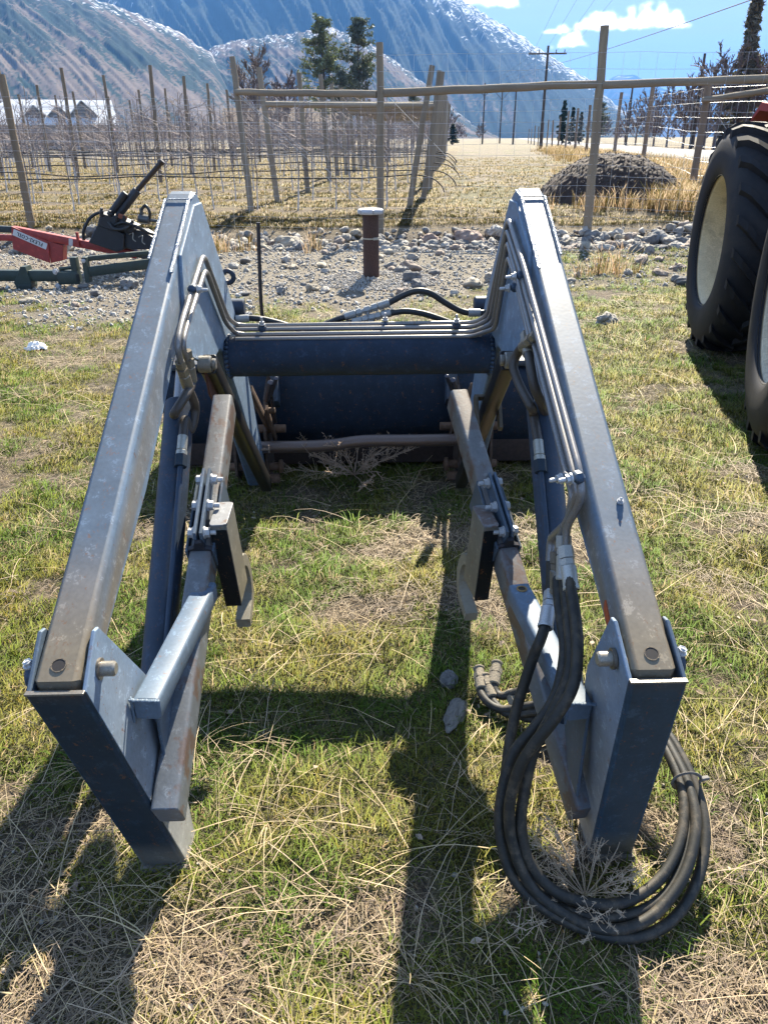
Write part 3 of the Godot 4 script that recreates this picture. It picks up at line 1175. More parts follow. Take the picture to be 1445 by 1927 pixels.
func make_houses() -> void:
	var roof := mat_of(T.grain, 0.4, 0.35)
	var y := terr(-46, 120)
	var h := thing("chalet", "grey chalet with steep pale metal roof and dormers beyond the orchard's left end", "house", V(-46.0, y, -122), 0.40)
	var I := Transform3D.IDENTITY
	walls(h, 11.0, 15.0, 3.2, 6.2, I, Color(0.20, 0.21, 0.21))
	gable(h, "roof", 11.0, 15.0, 3.2, 6.2, I, Color(0.78, 0.80, 0.84), roof)
	for x in [-2.6, 0.4, 3.6]:
		var dt := Transform3D(Basis(Vector3.UP, PI * 0.5), V(x, 0, 3.0))
		var big: bool = x > 3.0
		walls(h, 2.4 if not big else 3.4, 2.6, 4.3, 5.4 if not big else 6.0, dt, Color(0.22, 0.23, 0.23))
		gable(h, "dormer_roof", 2.4 if not big else 3.4, 2.6, 4.3, 5.4 if not big else 6.0, dt, Color(0.45, 0.48, 0.47), roof, 0.25)
		window(h, Transform3D(Basis.IDENTITY, V(x, 3.7, 4.32)), 1.2, 0.8)
	for x in [-5.0, -1.5, 2.0, 5.5]:
		window(h, Transform3D(Basis.IDENTITY, V(x, 1.1, 5.53)), 1.4, 1.3)
	window(h, Transform3D(Basis(Vector3.UP, -PI * 0.5), V(-7.53, 3.8, 0)), 1.6, 1.6)
	h = thing("low_house", "low wide house with a brown roof behind the trellis rails", "house", V(-15.5, terr(-15, 142), -142), 0.12)
	walls(h, 10.0, 19.0, 2.4, 5.6, I, Color(0.34, 0.27, 0.20))
	gable(h, "roof", 10.0, 19.0, 2.4, 5.6, I, Color(0.30, 0.205, 0.135), mat_of(T.grain, 0.4, 0.8), 0.7)
	for x in [-6.0, -2.0, 2.5, 6.5]:
		window(h, Transform3D(Basis.IDENTITY, V(x, 1.2, 5.03)), 1.6, 1.2)
	var b := Mb.new()
	b.tint = Color(0.35, 0.28, 0.24)
	b.box(Transform3D(Basis.IDENTITY, V(-1.2, 5.9, 0.4)), Vector3(0.7, 1.3, 0.7), 0.03)
	put(h, "chimney", b.mesh(M.plain))
	b = Mb.new()
	b.tint = Color(0.7, 0.7, 0.7)
	b.rod(V(3.5, 4.5, 1.2), V(3.5, 5.6, 1.2), 0.14, 10)
	b.rod(V(3.5, 5.6, 1.2), V(3.5, 5.95, 1.2), 0.26, 10, 0.05)
	put(h, "roof_vent", b.mesh(M.zinc))
	h = thing("shed", "small pale shed with a white roof among the orchard rows", "shed", V(-5.5, terr(-5, 112), -112), 0.2)
	walls(h, 3.0, 3.6, 2.2, 3.2, I, Color(0.45, 0.45, 0.43))
	gable(h, "roof", 3.0, 3.6, 2.2, 3.2, I, Color(0.75, 0.77, 0.8), roof, 0.25)

func make_poles() -> void:
	var cm := plain_mat(Color(0.06, 0.055, 0.05), 0.8)
	# base x, depth, height above ground, crossarm
	var spec := [[16.8, 90.0, 9.4, 1.9, "tall dark utility pole with a single crossarm between road and lane"], [23.1, 150.0, 9.2, 0.0, "slim utility pole without crossarm, beyond the crossarm pole"], [19.5, 165.0, 10.4, 2.2, "H-braced utility pole with wide crossarm at the end of the lane"], [25.6, 185.0, 10.6, 1.8, "utility pole with small crossarm beside the braced pole"], [31.5, 110.0, 7.2, 0.0, "short dark pole across the road left of the bare trees"], [28.3, 78.0, 7.6, 0.0, "dark pole across the road among the bare trees"]]
	for s in spec:
		var p := V(s[0], terr(s[0], s[1]), -s[1])
		var t := thing("utility_pole", s[4], "utility pole", p)
		var b := Mb.new()
		pole_mesh(b, V(0, -0.3, 0), V(0.05, s[2], 0), 0.17, 0.11, Color(0.10, 0.08, 0.065), 5)
		put(t, "pole", b.mesh(M.wood))
		if s[3] > 0.0:
			b = Mb.new()
			b.tint = Color(0.10, 0.085, 0.07)
			b.beam(V(-s[3], s[2] - 0.7, 0.15), V(s[3], s[2] - 0.7, 0.15), 0.14, 0.16, 0.02)
			put(t, "crossarm", b.mesh(M.plain))
			for x in [-s[3] * 0.9, -s[3] * 0.45, s[3] * 0.45, s[3] * 0.9]:
				b = Mb.new()
				b.tint = Color(0.2, 0.2, 0.22)
				b.rod(V(x, s[2] - 0.62, 0.15), V(x, s[2] - 0.35, 0.15), 0.05, 8, 0.015)
				put(t, "insulator", b.mesh(M.plain))
			if s[1] > 160.0:
				for x in [-1.0, 1.0]:
					b = Mb.new()
					b.tint = Color(0.10, 0.085, 0.07)
					b.beam(V(0, s[2] - 2.2, 0.12), V(x * s[3] * 0.8, s[2] - 0.8, 0.12), 0.08, 0.08, 0.01)
					put(t, "brace", b.mesh(M.plain))
	# the thick service cable overhead and the thinner line wires
	var b := Mb.new()
	wire(b, V(16.8, 8.2, -90), V(9.4, 4.75, -21), 0.016, 0.15, 16)
	wire(b, V(9.4, 4.75, -21), V(8.1, 4.9, -10), 0.016, 0.1, 6)
	tag(put(self, "overhead_cable", b.mesh(cm)), "thick dark overhead cable slanting up from the far pole", "cable")
	var names := ["outermost on the left", "second from the left", "third from the left", "innermost on the right"]
	for i in 4:
		b = Mb.new()
		var x := -1.7 + i * 1.1
		wire(b, V(16.8 + x, 9.1, -90), V(6.4 + i * 0.95, 8.8, -24), 0.008, 0.3, 16)
		wire(b, V(16.8 + x, 9.1, -90), V(19.5 + x, 10.6, -165), 0.008, 0.5, 10)
		tag(put(self, "line_wire", b.mesh(cm)), "thin power wire overhead, %s of four from the crossarm pole" % names[i], "wire")

func bare_tree(sd: int, h: float, spread: float, tint: Color) -> Array:
	var r := RandomNumberGenerator.new()
	r.seed = sd
	var tb := Mb.new()
	tb.tint = tint * 0.8
	var trunk := PackedVector3Array()
	for i in 8:
		var y := h * 0.8 * i / 7.0
		trunk.push_back(Vector3(r.randf_range(-1, 1) * 0.02 * y, y - 0.3, r.randf_range(-1, 1) * 0.02 * y))
	tb.tube(trunk, h * 0.020, 7, h * 0.005, false)
	var bb := Mb.new()
	bb.tint = tint
	var limbs := 17
	for i in limbs:
		var t := 0.18 + 0.80 * float(i) / limbs
		var k := mini(int(t * 7.0), 6)
		var p := trunk[k].lerp(trunk[k + 1], t * 7.0 - k)
		var a := i * 2.4 + r.randf() * 0.8
		var l := spread * (1.1 - 0.65 * t) * r.randf_range(0.7, 1.15)
		var d := Vector3(cos(a), r.randf_range(0.5, 1.2), sin(a)).normalized()
		var q := p + d * l * 0.5
		var e := q + (d + Vector3(0, 0.45, 0)).normalized() * l * 0.55
		tb.tube(P3([p, q, e]), h * 0.007 * (1.15 - t * 0.6), 4, h * 0.0015, false)
		for j in 10:
			var u := r.randf_range(0.2, 1.0)
			var s := p.lerp(q, u * 2.0) if u < 0.5 else q.lerp(e, u * 2.0 - 1.0)
			var d2 := (d + Vector3(r.randf_range(-1, 1), r.randf_range(0.0, 1.1), r.randf_range(-1, 1)) * 0.9).normalized()
			var l2 := l * r.randf_range(0.25, 0.5)
			var m := s + d2 * l2
			bb.tube(P3([s, m]), h * 0.0042, 3, h * 0.002, false)
			for g in 8:
				var w := s.lerp(m, r.randf_range(0.2, 1.0))
				var d3 := (d2 + Vector3(r.randf_range(-1, 1), r.randf_range(-0.2, 1.1), r.randf_range(-1, 1))).normalized()
				bb.tube(P3([w, w + d3 * l2 * r.randf_range(0.25, 0.6)]), h * 0.0042, 3, h * 0.0026, false)
	return [tb.mesh(M.bark), bb.mesh(M.bark)]

func needle_tree(sd: int, h: float, pine: bool, tint: Color) -> Array:
	var r := RandomNumberGenerator.new()
	r.seed = sd
	var tb := Mb.new()
	tb.tint = Color(0.12, 0.085, 0.065)
	tb.tube(P3([Vector3(0, -0.3, 0), Vector3(0.02 * h, h * 0.5, 0), Vector3(0, h * 0.97, 0)]), h * 0.017, 7, h * 0.003, false)
	var cb := Mb.new()
	var limbs := 130 if pine else 170
	for i in limbs:
		var t := (0.22 if pine else 0.06) + (0.78 if pine else 0.93) * pow(r.randf(), 0.85)
		var a := r.randf() * TAU
		var prof := (sin(clampf((t - 0.12) / 0.9, 0, 1) * PI) * 0.9 + 0.15) * h * 0.21 if pine else (1.02 - t) * h * 0.20 + 0.15
		var lobe := 0.72 + 0.4 * sin(a * 3.0 + t * 9.0 + sd)
		var l := prof * r.randf_range(0.6, 1.1) * lobe
		var y := t * h
		var d := Vector3(cos(a), r.randf_range(0.05, 0.5) if pine else r.randf_range(-0.35, 0.15), sin(a))
		var e := Vector3(0, y, 0) + d * l
		tb.tube(P3([Vector3(0, y, 0), e]), h * 0.0035, 3, h * 0.001, false)
		for j in 46:
			var u := 0.30 + 0.72 * sqrt(r.randf())
			var c := Vector3(0, y, 0).lerp(e, u) + Vector3(r.randf_range(-1, 1), r.randf_range(-0.6, 0.8), r.randf_range(-1, 1)) * h * (0.026 if pine else 0.018)
			var s := h * r.randf_range(0.009, 0.021) * (1.0 if pine else 1.7)
			var x := Vector3(r.randf_range(-1, 1), r.randf_range(-1, 1), r.randf_range(-1, 1)).normalized()
			var z := x.cross(Vector3(r.randf_range(-1, 1), r.randf_range(-1, 1), r.randf_range(-1, 1))).normalized()
			var br := r.randf_range(0.6, 1.4)
			cb.tint = Color(tint.r * br, tint.g * br, tint.b * br)
			cb.flat([c - x * s, c + z * s * 0.35, c + x * s, c - z * s * 0.35], x.cross(z))
	return [tb.mesh(M.bark), cb.mesh(M.leaf)]

func plant_tree(kind: Array, called: String, label: String, p: Vector3, sc: float, turn: float, group := "", wide := 1.0) -> void:
	p.y = terr(p.x, -p.z)
	var t := thing(called, label, "tree", p, turn, group)
	t.scale = Vector3(sc * wide, sc, sc * wide)
	put(t, "trunk", kind[0])
	put(t, "crown", kind[1])

func make_far_trees() -> void:
	var bare := [bare_tree(1, 10.0, 3.4, Color(0.115, 0.085, 0.08)), bare_tree(2, 10.0, 2.8, Color(0.13, 0.09, 0.082)), bare_tree(3, 10.0, 3.6, Color(0.14, 0.11, 0.105))]
	var pine := [needle_tree(4, 10.0, true, Color(0.155, 0.17, 0.10)), needle_tree(5, 10.0, true, Color(0.12, 0.132, 0.10))]
	var fir := [needle_tree(6, 10.0, false, Color(0.035, 0.055, 0.035)), needle_tree(7, 10.0, false, Color(0.17, 0.145, 0.105))]
	plant_tree(pine[0], "pine_tree", "tall pale-green pine, left of the pair behind the trellis rails", V(-7.3, 0, -110), 1.42, 0.4)
	plant_tree(pine[1], "pine_tree", "dark green pine, right of the pair behind the trellis rails", V(-2.8, 0, -114), 1.46, 2.1, "", 1.0)
	plant_tree(pine[1], "pine_tree", "low dark pine filling in under the tall pair", V(-4.8, 0, -108), 0.85, 3.3)
	plant_tree(bare[2], "bare_tree", "spreading bare tree left of the tall pines", V(-13.0, 0, -90), 1.04, 0.3)
	plant_tree(bare[0], "bare_tree", "thin bare tree between the spreading tree and the pines", V(-10.6, 0, -96), 0.86, 1.3)
	plant_tree(bare[1], "bare_tree", "short bare tree in front of the low brown house", V(-15.5, 0, -100), 0.6, 4.1)
	plant_tree(pine[1], "pine_tree", "small dark conifer right of the tall pair behind the middle post", V(4.0, 0, -106), 0.62, 1.0)
	plant_tree(fir[1], "fir_tree", "tall sparse brownish conifer rising above the bare trees at the right", V(30.1, 0, -73), 1.10, 0.5)
	var rr := RandomNumberGenerator.new()
	rr.seed = 31
	var where := ["just left of the tall sparse conifer", "just right of the tall sparse conifer", "behind the tractor tyre", "at the far right edge", "left of the short dark pole", "between the two dark poles across the road", "right of the dark pole across the road", "left of the roadside bare trees", "nearest the road on the right", "behind the corner brace post", "second from the left of the roadside row", "third from the left of the roadside row"]
	var pos := [[29.0, 82.0, 0.70], [30.6, 70.0, 0.85], [28.1, 72.0, 0.86], [35.7, 80.0, 1.0], [33.5, 105.0, 0.70], [32.1, 96.0, 0.70], [33.6, 92.0, 0.84], [39.9, 140.0, 0.75], [29.5, 78.0, 0.72], [35.4, 84.0, 0.92], [37.2, 125.0, 0.72], [35.6, 115.0, 0.72]]
	for i in 12:
		plant_tree(bare[i % 3], "bare_tree", "bare purplish tree across the road, %s" % where[i], V(pos[i][0], 0, -pos[i][1]), pos[i][2], rr.randf() * 6.0)
	var fw := ["leftmost and tallest of the dark clump", "second from the left in the dark clump", "right-hand one of the dark clump"]
	for i in 3:
		plant_tree(fir[0], "fir_tree", "dark conifer down the road, %s" % fw[i], V(27.0 + i * 1.8, 0, -128.0 - i * 2), [0.60, 0.52, 0.46][i], i * 1.7)
	plant_tree(pine[1], "pine_tree", "bushy dark pine beside the dark conifer clump down the road", V(32.4, 0, -127), 0.56, 0.2)
	plant_tree(fir[0], "fir_tree", "low dark evergreen at the end of the lane", V(12.5, 0, -150), 0.34, 0.9, "", 2.2)
	# brushy far edge of the valley floor: nobody could count it
	var bufs := [PackedFloat32Array(), PackedFloat32Array()]
	for i in 240:
		var az := deg_to_rad(rr.randf_range(-34, 34))
		var d := rr.randf_range(170, 330)
		var p := V(sin(az) * d, 0, -cos(az) * d)
		var road := p.x - (8.0 - 0.1464 * p.z)
		if road > -14.0 and road < 12.0:
			continue
		p.y = terr(p.x, -p.z)
		rec(bufs[i % 2], Basis(Vector3.UP, rr.randf() * 6.0).scaled(Vector3.ONE * rr.randf_range(0.3, 0.75)), p, Color.WHITE)
	var far := Node3D.new()
	far.name = "far_brush"
	add_child(far)
	tag(far, "bare brush and low trees along the far edge of the valley floor", "brush", "", "stuff")
	scatter(far, "bare_brush", bare[1][1], bufs[0])
	scatter(far, "grey_brush", bare[2][1], bufs[1])

# ---------------------------------------------------------------- the loader
# local axes: x to the right, y up, -z towards the bucket
const PAINT := Color(0.116, 0.163, 0.222)
const NAVY := Color(0.033, 0.054, 0.088)

func side_t() -> Transform3D:   # polygon x -> forward, polygon y -> up, extrusion -> right
	return Transform3D(Basis(Vector3(0, 0, -1), Vector3(0, 1, 0), Vector3(1, 0, 0)), Vector3.ZERO)

func nut(b: Mb, p: Vector3, d: Vector3, r: float, l: float) -> void:
	b.rod(p, p + d.normalized() * l, r, 6, 0.0, true)

func bolt(parent: Node, p: Vector3, d: Vector3, r := 0.011, stick := 0.022) -> void:
	d = d.normalized()
	var b := Mb.new()
	b.tint = Color(0.62, 0.63, 0.64)
	b.rod(p, p + d * 0.004, r * 1.55, 14)
	nut(b, p + d * 0.004, d, r * 1.2, r * 1.05)
	b.rod(p + d * (0.004 + r * 1.05), p + d * (0.004 + r + stick), r * 0.62, 10, 0.002)
	put(parent, "bolt", b.mesh(M.zinc))

func weld(b: Mb, p0: Vector3, p1: Vector3, r: float) -> void:
	var l := p0.distance_to(p1)
	var k := maxi(2, int(l / (r * 0.62)))
	for i in k + 1:
		var q := p0.lerp(p1, float(i) / k) + Vector3(rng.randf_range(-1, 1), rng.randf_range(-1, 1), rng.randf_range(-1, 1)) * r * 0.13
		var e := (p1 - p0).normalized()
		var t := Mb.along(q, q + e)
		t.basis = t.basis * Basis.from_scale(Vector3(1.1, 0.62, 0.85) * r * rng.randf_range(0.9, 1.1))
		b.ball(t, 6, 4)

func make_loader() -> void:
	var L := thing("front_loader", "blue-grey front-end loader standing detached on the grass, hoses coiled at its right mast", "tractor loader", Vector3(-0.028, 0, 0), deg_to_rad(1.17))
	for s in [-1.0, 1.0]:
		loader_arm(L, s)
		loader_mast(L, s)
		loader_beam(L, s)
		loader_cylinders(L, s)
	# torque tube between the arms
	var b := Mb.new()
	b.tint = NAVY * 1.0
	b.rod(V(-0.515, 0.897, -2.955), V(0.515, 0.897, -2.955), 0.077, 40, 0.0)
	var tube := put(L, "cross_tube", b.mesh(M.navy))
	for s in [-1.0, 1.0]:
		var wb := Mb.new()
		wb.tint = NAVY * 1.4
		for i in 28:
			var a := TAU * i / 28.0
			wb.ball(Transform3D(Basis.from_scale(Vector3(0.008, 0.008, 0.008)), V(s * 0.503, 0.897 + sin(a) * 0.079, -2.955 + cos(a) * 0.079)), 6, 4)
		put(tube, "weld_bead", wb.mesh(M.paint))
	# lower cross pipe, slightly bowed and rusty
	b = Mb.new()
	b.tint = Color(0.19, 0.14, 0.12)
	b.tube(Mb.spline(P3([V(-0.52, 0.236, -3.70), V(-0.2, 0.240, -3.70), V(0.0, 0.262, -3.70), V(0.25, 0.262, -3.70), V(0.52, 0.262, -3.70)]), 6), 0.031, 24)
	var pipe := put(L, "lower_cross_pipe", b.mesh(M.steel))
	tag(pipe, "bowed rusty brown cross pipe")
	loader_lines(L)
	loader_bucket(L)

func loader_arm(L: Node, s: float) -> void:
	var t := side_t()
	var w := 0.042
	var uc := s * 0.555
	var rear_top := Vector2(1.088, 0.722)
	var q := P2([1.163, 0.665, 1.150, 0.757, 1.20, 0.7835, 1.33, 0.8485, 1.46, 0.912, 2.50, 1.434, 2.60, 1.484, 2.635, 1.499, 2.67, 1.505, 2.705, 1.498, 2.735, 1.482, 3.05, 1.185, 3.27, 0.955, 3.48, 0.60, 3.78, 0.09, 3.74, 0.05, 3.64, 0.05, 3.16, 0.64, 2.90, 0.92, 2.45, 1.12, 2.30, 1.155, 2.1, 1.065, 1.72, 0.878, 1.46, 0.785, 1.33, 0.735, 1.20, 0.69])
	var b := Mb.new()
	var sd := s * 13.0
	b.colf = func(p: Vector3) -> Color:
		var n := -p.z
		var sunlit_gain := 1.85 if absf(p.x) < 0.516 else 1.0   # sunlit look of the inner faces put into the paint colour
		return (PAINT * sunlit_gain).lerp(Color(0.27, 0.22, 0.155), 1.0 - smoothstep(1.24, 1.44, n))
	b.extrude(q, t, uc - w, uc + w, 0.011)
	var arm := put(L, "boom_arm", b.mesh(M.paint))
	# grease hole in the top face
	var up := Vector3(0, 0.891, 0.454).normalized()
	var hc := V(uc, 0.7690, -1.18)
	var ht := Transform3D(Basis(Vector3.RIGHT, up, Vector3.RIGHT.cross(up)), hc)
	var h := Mb.new()
	h.tint = Color(0.02, 0.018, 0.016)
	h.lathe(P2([0.0, 0.0045, 0.0125, 0.0045, 0.0125, 0.0]), ht, 20)
	put(arm, "pivot_hole", h.mesh(M.plain))
	h = Mb.new()
	h.tint = Color(0.20, 0.16, 0.11)
	h.lathe(P2([0.0145, 0.002, 0.0145, 0.0052, 0.0125, 0.0052, 0.0125, 0.002]), ht, 20)
	put(arm, "hole_rim", h.mesh(M.dust))
	if s > 0.0:
		h = Mb.new()
		h.tint = Color(0.50, 0.10, 0.025)
		h.extrude(P2([1.262, 0.742, 1.340, 0.790, 1.340, 0.768, 1.266, 0.722]), t, uc - w - 0.004, uc - w + 0.001, 0.001)
		put(arm, "orange_marker", h.mesh(M.plain))
		bolt(arm, V(0.572, 0.936, -1.504), Vector3(0, 0.89, 0.45), 0.005, 0.006)
	# cast boss round the pivot pin, inner face
	h = Mb.new()
	h.tint = Color(0.22, 0.18, 0.125)
	h.rod(V(uc - s * w, 0.735, -1.19), V(uc - s * (w + 0.006), 0.735, -1.19), 0.028, 20, 0.003)
	put(arm, "pivot_boss", h.mesh(M.dust))
	# knee: cap seam and bead welds along the inset top strip
	var p_lo := V(0, 1.318, -2.255)
	var p_hi := V(0, 1.486, -2.592)
	for e in [[V(uc - s * (w - 0.006), p_lo.y, p_lo.z), V(uc - s * (w - 0.006), p_hi.y, p_hi.z), 0.0059], [V(uc + s * (w - 0.005), p_lo.y + 0.03, p_lo.z - 0.06), V(uc + s * (w - 0.005), p_hi.y, p_hi.z), 0.0043], [V(uc - w + 0.006, p_hi.y, p_hi.z), V(uc + w - 0.006, p_hi.y, p_hi.z), 0.0033], [V(uc - s * (w - 0.003), p_hi.y, p_hi.z), V(uc - s * (w - 0.003), 1.50, -2.675), 0.0043]]:
		var wb := Mb.new()
		wb.tint = Color(0.42, 0.47, 0.54)
		weld(wb, e[0], e[1], e[2])
		put(arm, "weld_bead", wb.mesh(M.weld))
	# gusset plate on the inner face of the knee
	var g := Mb.new()
	g.tint = PAINT * 2.0  # lightened like the inner arm faces: sunlight put into the paint
	var gi := uc - s * (w + 0.009)
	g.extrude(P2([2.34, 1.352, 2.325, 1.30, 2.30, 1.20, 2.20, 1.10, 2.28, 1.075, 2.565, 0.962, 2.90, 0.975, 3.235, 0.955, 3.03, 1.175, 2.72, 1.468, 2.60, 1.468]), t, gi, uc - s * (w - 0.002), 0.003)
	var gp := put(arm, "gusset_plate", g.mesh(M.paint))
	# boss of the cylinder pin on the gusset
	h = Mb.new()
	h.tint = Color(0.30, 0.28, 0.24)
	h.rod(V(gi + s * 0.004, 1.01, -2.42), V(gi - s * 0.038, 1.01, -2.42), 0.027, 22, 0.004)
	h.rod(V(gi - s * 0.038, 1.01, -2.42), V(gi - s * 0.052, 1.01, -2.42), 0.018, 16, 0.003)
	put(arm, "cylinder_pin", h.mesh(M.steel))
	# lifting eye and upper pin boss on the far edge
	if s < 0.0:
		h = Mb.new()
		h.tint = NAVY
		var ring := PackedVector3Array()
		for i in 21:
			var a := TAU * i / 20.0
			ring.push_back(V(-0.500 + cos(a) * 0.022, 1.180 + sin(a) * 0.022, -3.055))
		h.tube(ring, 0.0095, 8, -1.0, false)
		h.beam(V(-0.565, 1.165, -3.045), V(-0.515, 1.172, -3.052), 0.02, 0.026, 0.004)
		put(arm, "lifting_eye", h.mesh(M.paint))
	h = Mb.new()
	h.tint = NAVY
	h.rod(V(uc - s * 0.025, 1.035, -3.215), V(uc - s * 0.085, 1.035, -3.215), 0.034, 22, 0.005)
	put(arm, "link_pin", h.mesh(M.paint))
	# brown stop bar running down behind the knee, and on the right its hanging saddle
	h = Mb.new()
	h.tint = Color(0.034, 0.033, 0.034)
	h.beam(V(uc - s * 0.070, 1.0, -2.46), V(uc - s * 0.070, 0.10, -3.53), 0.050, 0.07, 0.008)
	var bar := put(arm, "bucket_cylinder", h.mesh(M.steel))
	tag(bar, "dull brown bucket cylinder slanting down to the bucket")
	if s > 0.0:
		h = Mb.new()
		h.tint = Color(0.13, 0.11, 0.085)
		var t2 := Mb.along(V(uc - 0.077, 0.735, -2.77), V(uc - 0.077, 0.735 - 0.64, -3.53))
		h.extrude(P2([-0.050, 0.050, 0.050, 0.050, 0.050, -0.085, 0.036, -0.085, 0.036, 0.038, -0.036, 0.038, -0.036, -0.085, -0.050, -0.085]), t2, -0.02, 0.02, 0.003)
		put(bar, "saddle_clip", h.mesh(M.rust))
	else:
		h = Mb.new()
		h.tint = Color(0.095, 0.036, 0.024)
		h.extrude(P2([2.42, 1.0, 2.60, 0.985, 2.66, 0.90, 2.62, 0.83, 2.54, 0.83, 2.45, 0.90]), t, uc - s * 0.060, uc - s * 0.068, 0.002)
		put(bar, "rusty_link_plate", h.mesh(M.rust))

func mast_t(s: float) -> Transform3D:
	# side polygon axes with the foot leaning to the right as the real pair does
	var k := -0.066 if s < 0 else -0.095
	return Transform3D(Basis(Vector3(0, 0, -1), Vector3(k, 1, 0), Vector3(1, 0, 0)), V(s * 0.555 - k * 0.775, 0, 0))

func loader_mast(L: Node, s: float) -> void:
	var t := mast_t(s)
	var col := func(p: Vector3) -> Color:
		var c := PAINT.lerp(Color(0.27, 0.25, 0.21), (1.0 - smoothstep(0.05, 0.15, p.y)) * 0.8)
		return c
	var dark := func(p: Vector3) -> Color:  # shade on the front wall put into its colour; dirt at the foot
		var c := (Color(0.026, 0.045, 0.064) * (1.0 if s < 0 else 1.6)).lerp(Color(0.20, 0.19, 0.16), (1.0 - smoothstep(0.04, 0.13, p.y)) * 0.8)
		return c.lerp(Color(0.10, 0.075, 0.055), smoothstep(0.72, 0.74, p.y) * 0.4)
	var b := Mb.new()
	b.colf = col
	# front wall (towards the viewer) with rounded corners: a bent channel
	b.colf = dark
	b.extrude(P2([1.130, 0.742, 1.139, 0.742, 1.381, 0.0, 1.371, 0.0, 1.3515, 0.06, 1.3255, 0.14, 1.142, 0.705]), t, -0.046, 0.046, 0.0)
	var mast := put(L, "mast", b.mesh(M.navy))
	for e in [-1.0, 1.0]:
		var c := Mb.new()
		c.colf = dark
		# quarter-round corner of the channel
		for i in 4:
			var a0 := PI * 0.5 * i / 4.0
			var a1 := PI * 0.5 * (i + 1) / 4.0
			var pts := []
			for a in [a0, a1]:
				pts.append([0.046 + 0.009 * sin(a), 0.009 - 0.009 * cos(a)])
			var n0 := Vector3(e * sin((a0 + a1) * 0.5), 0.0, cos((a0 + a1) * 0.5))
			var f := func(o, y): return t * Vector3(lerpf(1.371, 1.130, y / 0.742) + o[1], y, e * o[0])
			var lv := [0.0, 0.06, 0.14, 0.705, 0.742]
			for k in 4:
				c.flat([f.call(pts[0], lv[k]), f.call(pts[1], lv[k]), f.call(pts[1], lv[k + 1]), f.call(pts[0], lv[k + 1])], n0)
			c.flat([f.call(pts[0], 0.742), f.call(pts[1], 0.742), t * Vector3(1.139, 0.742, e * 0.046)], Vector3.UP)
		put(mast, "bent_corner", c.mesh(M.navy))
		c = Mb.new()
		c.colf = func(p: Vector3) -> Color: return col.call(p) * (1.9 if e * s < 0 else 1.0)  # inner plate paler: sunlight on it put into the paint colour
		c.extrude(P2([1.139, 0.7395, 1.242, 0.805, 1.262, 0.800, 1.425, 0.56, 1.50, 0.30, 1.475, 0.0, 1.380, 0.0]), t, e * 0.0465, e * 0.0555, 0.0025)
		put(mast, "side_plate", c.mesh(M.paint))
	var re := Mb.new()
	re.tint = Color(0.21, 0.195, 0.175)
	re.extrude(P2([1.1290, 0.7405, 1.1400, 0.7405, 1.1400, 0.7445, 1.1290, 0.7445]), t, -0.054, 0.054, 0.001)
	put(mast, "bare_rim", re.mesh(M.steel))
	# pivot pin with retaining washer and head
	var h := Mb.new()
	h.tint = Color(0.36, 0.33, 0.28)
	var y := 0.735
	h.rod(V(s * (0.555 - 0.052) , y, -1.215), V(s * (0.555 - 0.090), y, -1.215), 0.0150, 18, 0.004)
	put(mast, "pivot_pin", h.mesh(M.steel))
	h = Mb.new()
	h.tint = Color(0.22, 0.19, 0.15)
	h.lathe(P2([0.0, 0.0, 0.0215, 0.0, 0.0215, 0.007, 0.0, 0.007]), Transform3D(Basis(Vector3.UP, Vector3(-s, 0, 0), Vector3.FORWARD), V(s * (0.555 - 0.055), y, -1.215)), 20)
	put(mast, "pin_washer", h.mesh(M.steel))
	h = Mb.new()
	h.tint = NAVY * 1.2
	h.rod(V(s * 0.608, y - 0.004, -1.205), V(s * 0.628, y - 0.004, -1.205), 0.028, 20, 0.005)
	put(mast, "pin_head", h.mesh(M.paint))
	bolt(mast, V(s * 0.620, y + 0.022, -1.20), Vector3(s * 0.2, 1, 0.2), 0.0075, 0.002)
	# foot plate
	h = Mb.new()
	h.tint = Color(0.22, 0.20, 0.17)
	h.extrude(P2([1.36, -0.03, 1.36, 0.008, 1.48, 0.008, 1.48, -0.03]), t, -0.058, 0.058, 0.002)
	put(mast, "foot_plate", h.mesh(M.dust))

